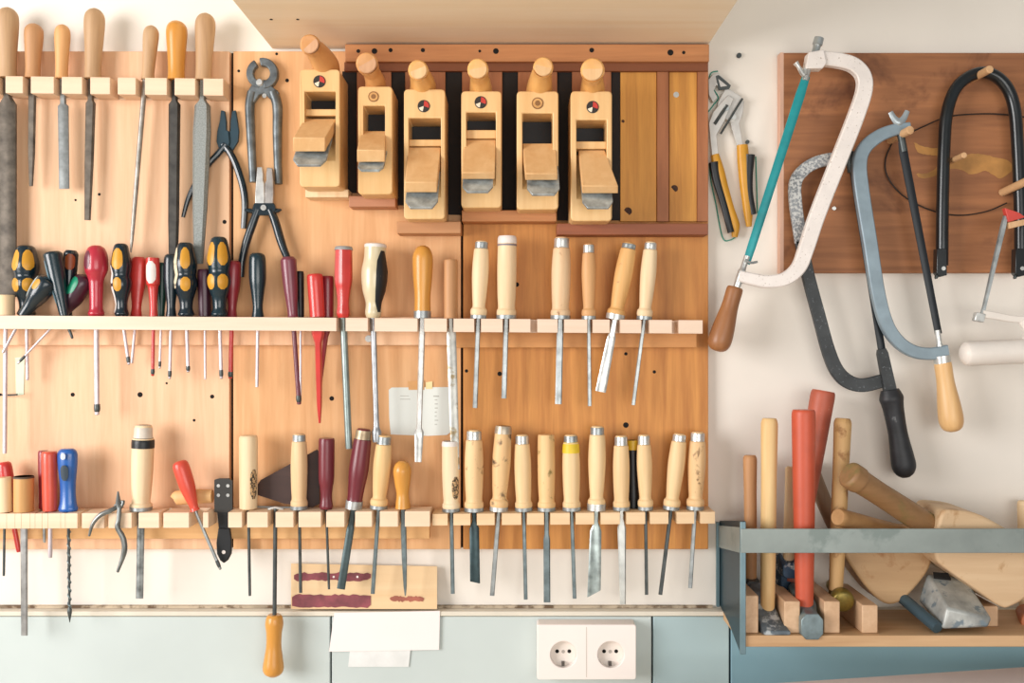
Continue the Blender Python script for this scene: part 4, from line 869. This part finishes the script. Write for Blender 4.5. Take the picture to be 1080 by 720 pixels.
ham('hammer with darker red leaning handle behind the bright red one, blue splattered head', (832, 634, .05))
hnd(None, [(868.5, 412, .05), (834, 612, .055)], 12.5, paint('b25a42', .5, 0, .1, 30, 'old_red_rubber', 'd8a894', 150, .72), 'cone')
part('head', loft([(821, 593, .03, 9, 9, .3), (830, 606, .05, 12, 12, .2), (834, 612, .064, 10, 11, .3)]), SPLAT, bev=.001)
ham('hammer with thin pale handle mostly hidden behind the bright red handle', (836, 607, .08))
hnd(None, [(835.5, 492, .08), (831.5, 592, .085)], 7, wood('e6cfa8', 'c8a272', 'Z', 1.2))
part('head', loft([(828, 590, .073, 8, 8, .3), (831, 597, .085, 9, 9, .2), (834, 602, .098, 8, 8, .4)]), SPLAT, bev=.001)
ham('hammer with tapering bamboo-coloured handle and round brass face', (890, 652, .12))
hnd(None, [(889, 441, .095), (881.5, 622, .1)], 9, wood('d4ae78', 'ac8048', 'Z', 1.2, stain='8a5a28', stain_cut=.62, stain_scale=30))
part('head', turned(NB(), P(876, 615, .06), P(890, 635, .125), [(0, .4), (.1, .5), (.35, .55), (.5, .75), (.65, .7), (.75, .95), (.9, 1), (.97, .92), (1, .75)], 12.2 * K(.12)), paint('8a7838', .35, .6, .25, 60, 'brass', '6a5c30', 60, .6), label='round brass-coloured head')
ham('worn grey-brown handle slanting behind the bamboo-coloured handle', (905, 640, .04))
hnd(None, [(853, 490, .0165), (882, 560, .0165)], 9, wood('a08468', '7a6048', 'Z', 1.2))
part('head', loft([(879, 566, .004, 7, 9, .3), (880, 568, .015, 8, 10, .2), (881, 570, .028, 7, 9, .3)]), STD, bev=.001)
def mal(label, base): return thing('mallet', label, 'mallet', P(*base), MG)
def headpoly(pts, d0, d1, m, bev=.004):
    q = catmull([(x, y, 0) for x, y in pts] + [(pts[0][0], pts[0][1], 0)], 3)[:-1]
    return part('head', prism(NB(), [(v.x, v.y) for v in q], d0, d1), m, bev=bev, seg=3)
MW = wood('c2a076', '98744c', 'X', .9, stain='9a6a3c', stain_cut=.62, stain_scale=25); MW2 = wood('dcc09a', 'bc9870', 'X', .9, stain='a87c4c', stain_cut=.64, stain_scale=25)
mal('wooden mallet with large rounded head in the middle, short handle pointing left', (937, 640, .09))
headpoly([(888, 562), (889, 580), (897, 596), (910, 614), (924, 630), (938, 637.5), (953, 632.5), (969, 616), (980, 600), (985, 582), (985, 562), (940, 559)], .03, .085, MW)
part('handle', turned(NB(), P(883.5, 545, .14), P(958, 563, .05), [(0, .88), (.03, 1), (.1, 1), (.5, .9), (1, .85)], 9.5 * K(.14)), wood('be9260', '946a3c', 'X', 1.2))
mal('wooden mallet with pale angular head at right and thick handle slanting up left', (1060, 642, .1))
headpoly([(992, 545), (995, 539), (1003, 537.5), (1029, 541), (1052, 552), (1084, 572), (1098, 592), (1096, 612), (1084, 629), (1068, 639), (1056, 640), (1030, 622), (1001, 602), (988, 590), (986, 570)], .045, .135, MW2)
part('handle', turned(NB(), P(894, 499, .15), P(1010, 574, .09), [(0, .78), (.012, .95), (.03, 1), (.09, 1), (.12, .9), (.3, .86), (.6, .92), (1, .95)], 14.5 * K(.15)), wood('9e7850', '78552f', 'X', 1.1, stain='7a6a3c', stain_cut=.6, stain_scale=20))
# loose steel head lying on the shelf, empty eye
root = thing('steel_hammerhead', 'loose heavy steel hammer head with empty eye lying in front of the mallets', 'hammer head', P(1010, 664, .14), MG)
def quad8(front, back): return hexa(NB(), [P(*p) for p in back] + [P(*p) for p in front])
o = part('head', quad8([(994, 664, .15), (1043, 662, .15), (1047, 652, .15), (999, 641, .15)], [(968, 634, .075), (1008, 634, .075), (1019, 608, .075), (977, 604, .075)]), paint('b4b8b4', .45, .25, .25, 30, 'heavy_steel', '77868e', 70, .6), bev=.004, seg=3)
part('eye_hole', hexa(NB(), [P(*p) for p in ((985, 610, .0915), (1003, 612, .0915), (1000, 606, .083), (984, 605, .083))] + [P(*p) for p in ((985, 608, .094), (1003, 610, .094), (1000, 604, .086), (984, 603, .086))]), HOLE, o)
solo('steel_rod', turned(NB(), P(950, 629, .075), P(989, 662, .147), [(0, .9), (.03, 1), (.97, 1), (1, .85)], 6.3 * K(.14), n=18), paint('4c6470', .4, .4), 'short blue-grey steel rod lying left of the loose hammer head', 'rod', group=MG)
ham('reddish wooden hammer partly cut off at the right edge of the rack', (1082, 668, .12))
hnd(None, [(1081, 528, .028), (1081, 640, .03)], 7.5, PALEW)
part('head', turned(NB(), P(1084, 648, .026), P(1092, 657, .11), [(0, .85), (.1, 1), (.9, 1), (1, .85)], 14 * K(.14)), wood('b86a3c', '8e4a26', 'Y', 1))

# ================================================================== NOTES, PLATES, SOCKET
PAP = paint('dfe4df', .8, 0, .02, 8, 'note_paper'); PAPW = paint('f3e9e6', .8, 0, .015, 8, 'white_paper'); INK = paint('bcbcb6', .9)
thing('paper_note', 'pale blue-white paper note pinned behind the long amber handled tool', 'note', P(445, 462, .016))
sheet = part('sheet', prism(NB(), [(410, 411), (413, 408.5), (478, 408), (479, 440), (478, 454), (471, 458.5), (452, 459.5), (412, 458), (410.5, 440)], .0152, .0162), PAP)
b = NB(); random.seed(3)
for y in (417, 420.5): pbox(b, 422, 431 + random.uniform(-1, 4), y, y + .7, .016, .0165)
pbox(b, 457, 463, 417, 418.4, .016, .0165)
for i in range(7):
    y = 421 + i * 4.3; pbox(b, 458.5, 461.5 + random.uniform(-1, 1), y, y + 1.1, .016, .0165)
part('handwriting', b, INK, sheet)
part('tape', prism(NB(), [(430, 402), (447, 401), (447.5, 411), (431, 411)], .0163, .0167), paint('e0a86a', .5), sheet)
part('tape', prism(NB(), [(449, 403), (456, 402), (456, 410), (449, 410)], .0163, .0167), paint('ecd8a0', .5), sheet)
solo('mint_patch', prism(NB(), [(16, 377), (26, 376), (25, 416), (17, 417)], .0152, .0158), paint('d3e0c8', .7), 'pale mint patch on the left board under leaning shafts', 'paper')  # thin flat mint rectangle on the board
solo('hook', ptube(NB(), [(2, 416.5, .02), (10, 416.5, .022), (18, 416, .03)], .9, n=8, sm=0), STD, 'tiny horizontal wire hook on the board near the left edge', 'hook')
# screw with washer under middle rack
nail(389, 357, 3.6, 'small bright screw under the middle rack near the clear handled screwdriver', .0303, STL)

thing('painted_plate', 'thin wooden plate with maroon paint swatches standing on the ledge', 'wooden plate', P(383, 643, .025))
pl = part('plate', hexa(NB(), [P(307, 642, .020), P(461, 642, .020), P(461, 597, .006), P(307, 594, .006)] + [P(307, 642, .026), P(461, 642, .026), P(461, 597, .012), P(307, 594, .012)]), wood('eccfa4', 'dcb482', 'X', .9))
MP = paint('884048', .5, 0, .25, 40, 'maroon_paint')
def swatch(x0, x1, y0, y1, seed, m=MP):
    random.seed(seed); n = 22; top = []; bot = []
    for i in range(n + 1):
        x = x0 + (x1 - x0) * i / n; e = 2 if i in (0, n) else 0
        top.append((x, y0 + e + random.uniform(-1, 1))); bot.append((x, y1 - e + random.uniform(-1, 1)))
    bm = NB(); q = top + bot[::-1]
    def dd(y): return .0122 + (y - 594) / 48 * .014
    A = [bm.verts.new(P(x, y, dd(y) + .0008)) for x, y in q]; B = [bm.verts.new(P(x, y, dd(y) - .0006)) for x, y in q]
    bm.faces.new(A); bm.faces.new(B[::-1])
    for i in range(len(q)): bm.faces.new((A[i], B[i], B[(i + 1) % len(q)], A[(i + 1) % len(q)]))
    part('paint_swatch', bm, m, pl)
swatch(310, 391, 604, 612, 5); swatch(308, 391, 627, 640, 6); swatch(411, 447, 629, 634, 7, paint('a8604c', .6, 0, .2, 40))
for x, y in ((352, 608), (377, 608)): part('pin_hole', disc(NB(), P(x, y, .0172), 1.2 * K(.02), .0008, 10), PAPW, pl)
solo('paper_sheet', prism(NB(), [(352.5, 646), (464, 644), (463, 685), (347, 687)], .0236, .0245), PAPW, 'white blank paper sheet on the blue panel under the painted plate', 'paper')
solo('paper_sheet', prism(NB(), [(369, 686), (433, 684), (431, 703), (367, 703)], .0212, .0222), paint('e2e4e2', .8), 'smaller grey-white paper peeping out below the white sheet', 'paper')

thing('double_socket', 'white double wall power socket on the pale blue panel', 'power socket', P(618, 716, .0205))
SW = paint('f3eae4', .35, 0, .01, 10, 'socket_plastic'); SW2 = paint('e9dfd6', .4, 0, .01, 10, 'socket_cup')
def rrect(x0, x1, y0, y1, r, n=4):
    q = []
    for cx, cy, a0 in ((x1 - r, y0 + r, -90), (x1 - r, y1 - r, 0), (x0 + r, y1 - r, 90), (x0 + r, y0 + r, 180)):
        for k in range(n): a = math.radians(a0 + k * 90 / (n - 1)); q.append((cx + r * math.cos(a), cy + r * math.sin(a)))
    return q
fr = part('frame', prism(NB(), rrect(566.5, 671, 658.5, 716.5, 2.5), .0203, .050), SW)
cc = NB()
for x in (594, 643.5): disc(cc, P(x, 687.5, .038), 14 * K(.05), .03, 40)
cut(fr, cc); md = fr.modifiers.new('edge', 'BEVEL'); md.width = .001; md.segments = 2; md.limit_method = 'ANGLE'; md.angle_limit = math.radians(40)
b = NB(); pbox(b, 618.2, 618.9, 661, 714, .0495, .0503); part('seam', b, paint('c8bcb2', .5), fr)
for x in (594, 643.5):
    cup = part('socket_cup', disc(NB(), P(x, 687.5, .0372), 13.9 * K(.05), .002, 40), SW2)
    for dx in (-6.4, 6.4): part('pin_hole', disc(NB(), P(x + dx, 686.5, .0393), 2 * K(.04), .0004, 14), HOLE, cup)
    part('screw', disc(NB(), P(x, 686.8, .0393), 1.8 * K(.04), .0006, 14), paint('b8b0a8', .4, .4), cup)
    b = NB(); pbox(b, x - 1.6, x + 1.6, 698.2, 702, .0385, .046); part('earth_clip', b, paint('5a5450', .4, .5), cup)
    b = NB(); pbox(b, x - 1.6, x + 1.6, 673.4, 676, .0385, .046); part('earth_clip', b, paint('b0a8a0', .4, .5), cup)

# ------------------------------------------------------------------ workbench whose back corner shows at lower right
thing('workbench', 'pale pinkish white workbench top just showing at bottom right', 'workbench', (.75, -.5, -1.45))
WB = paint('e3d3cd', .6, 0, .03, 6, 'bench_top')
R_ = P(1080, 703, .10); L_ = P(862, 719, .155); z = R_.z
dirx = Vector((R_.x - L_.x, R_.y - L_.y, 0)).normalized()
p0 = Vector((L_.x, L_.y, z)) - dirx * .22; p1 = Vector((R_.x, R_.y, z)) + dirx * .0; p1 = p0 + dirx * 1.1
n_ = Vector((dirx.y, -dirx.x, 0)); 
if n_.y > 0: n_ = -n_
q = [p0, p1, p1 + n_ * .5, p0 + n_ * .5]; up = Vector((0, 0, -.03))
if True:
    bm = hexa(NB(), [v + up for v in q] + q); part('top', bm, WB, bev=.001)
    for a, bb in ((.05, .06), (1.05, .06), (.05, .44), (1.05, .44)):
        c = p0 + dirx * a + n_ * bb
        bm = NB(); wbox(bm, (c.x - .025, c.y - .025, -1.4499), (c.x + .025, c.y + .025, z - .0302)); part('leg', bm, WB, bev=.001)

# ================================================================== light, world, camera
w = bpy.data.worlds.new('world'); scene.world = w; w.use_nodes = True
bg = w.node_tree.nodes['Background']; bg.inputs['Color'].default_value = (1.0, .965, .925, 1); bg.inputs['Strength'].default_value = .36
def area(name, loc, target, size, energy, color=(1, 1, 1), sy=None):
    l = bpy.data.lights.new(name, 'AREA'); l.energy = energy; l.size = size; l.color = color
    if sy: l.shape = 'RECTANGLE'; l.size_y = sy
    o = bpy.data.objects.new(name, l); col.objects.link(o); o.location = loc
    o.rotation_euler = (Vector(target) - Vector(loc)).to_track_quat('-Z', 'Y').to_euler(); return o
area('window_light', (-2.3, -1.8, .25), (0, 0, 0), 1.4, 80, (1, .962, .945), 1.4)
area('fill_light', (.6, -2.9, -.1), (.1, 0, .1), 2.0, 30, (1, .965, .92), 1.1)  # unseen frontal fill, added to brighten the cabinet underside
cam = bpy.data.cameras.new('camera'); cam.sensor_width = 36; cam.lens = 36 * (D / S) / 1080
co = bpy.data.objects.new('camera', cam); col.objects.link(co); co.location = (0, -D, 0); co.rotation_euler = (math.pi / 2, 0, 0)
scene.camera = co
scene.view_settings.view_transform = 'Standard'; scene.view_settings.look = 'None'; scene.view_settings.exposure = 0
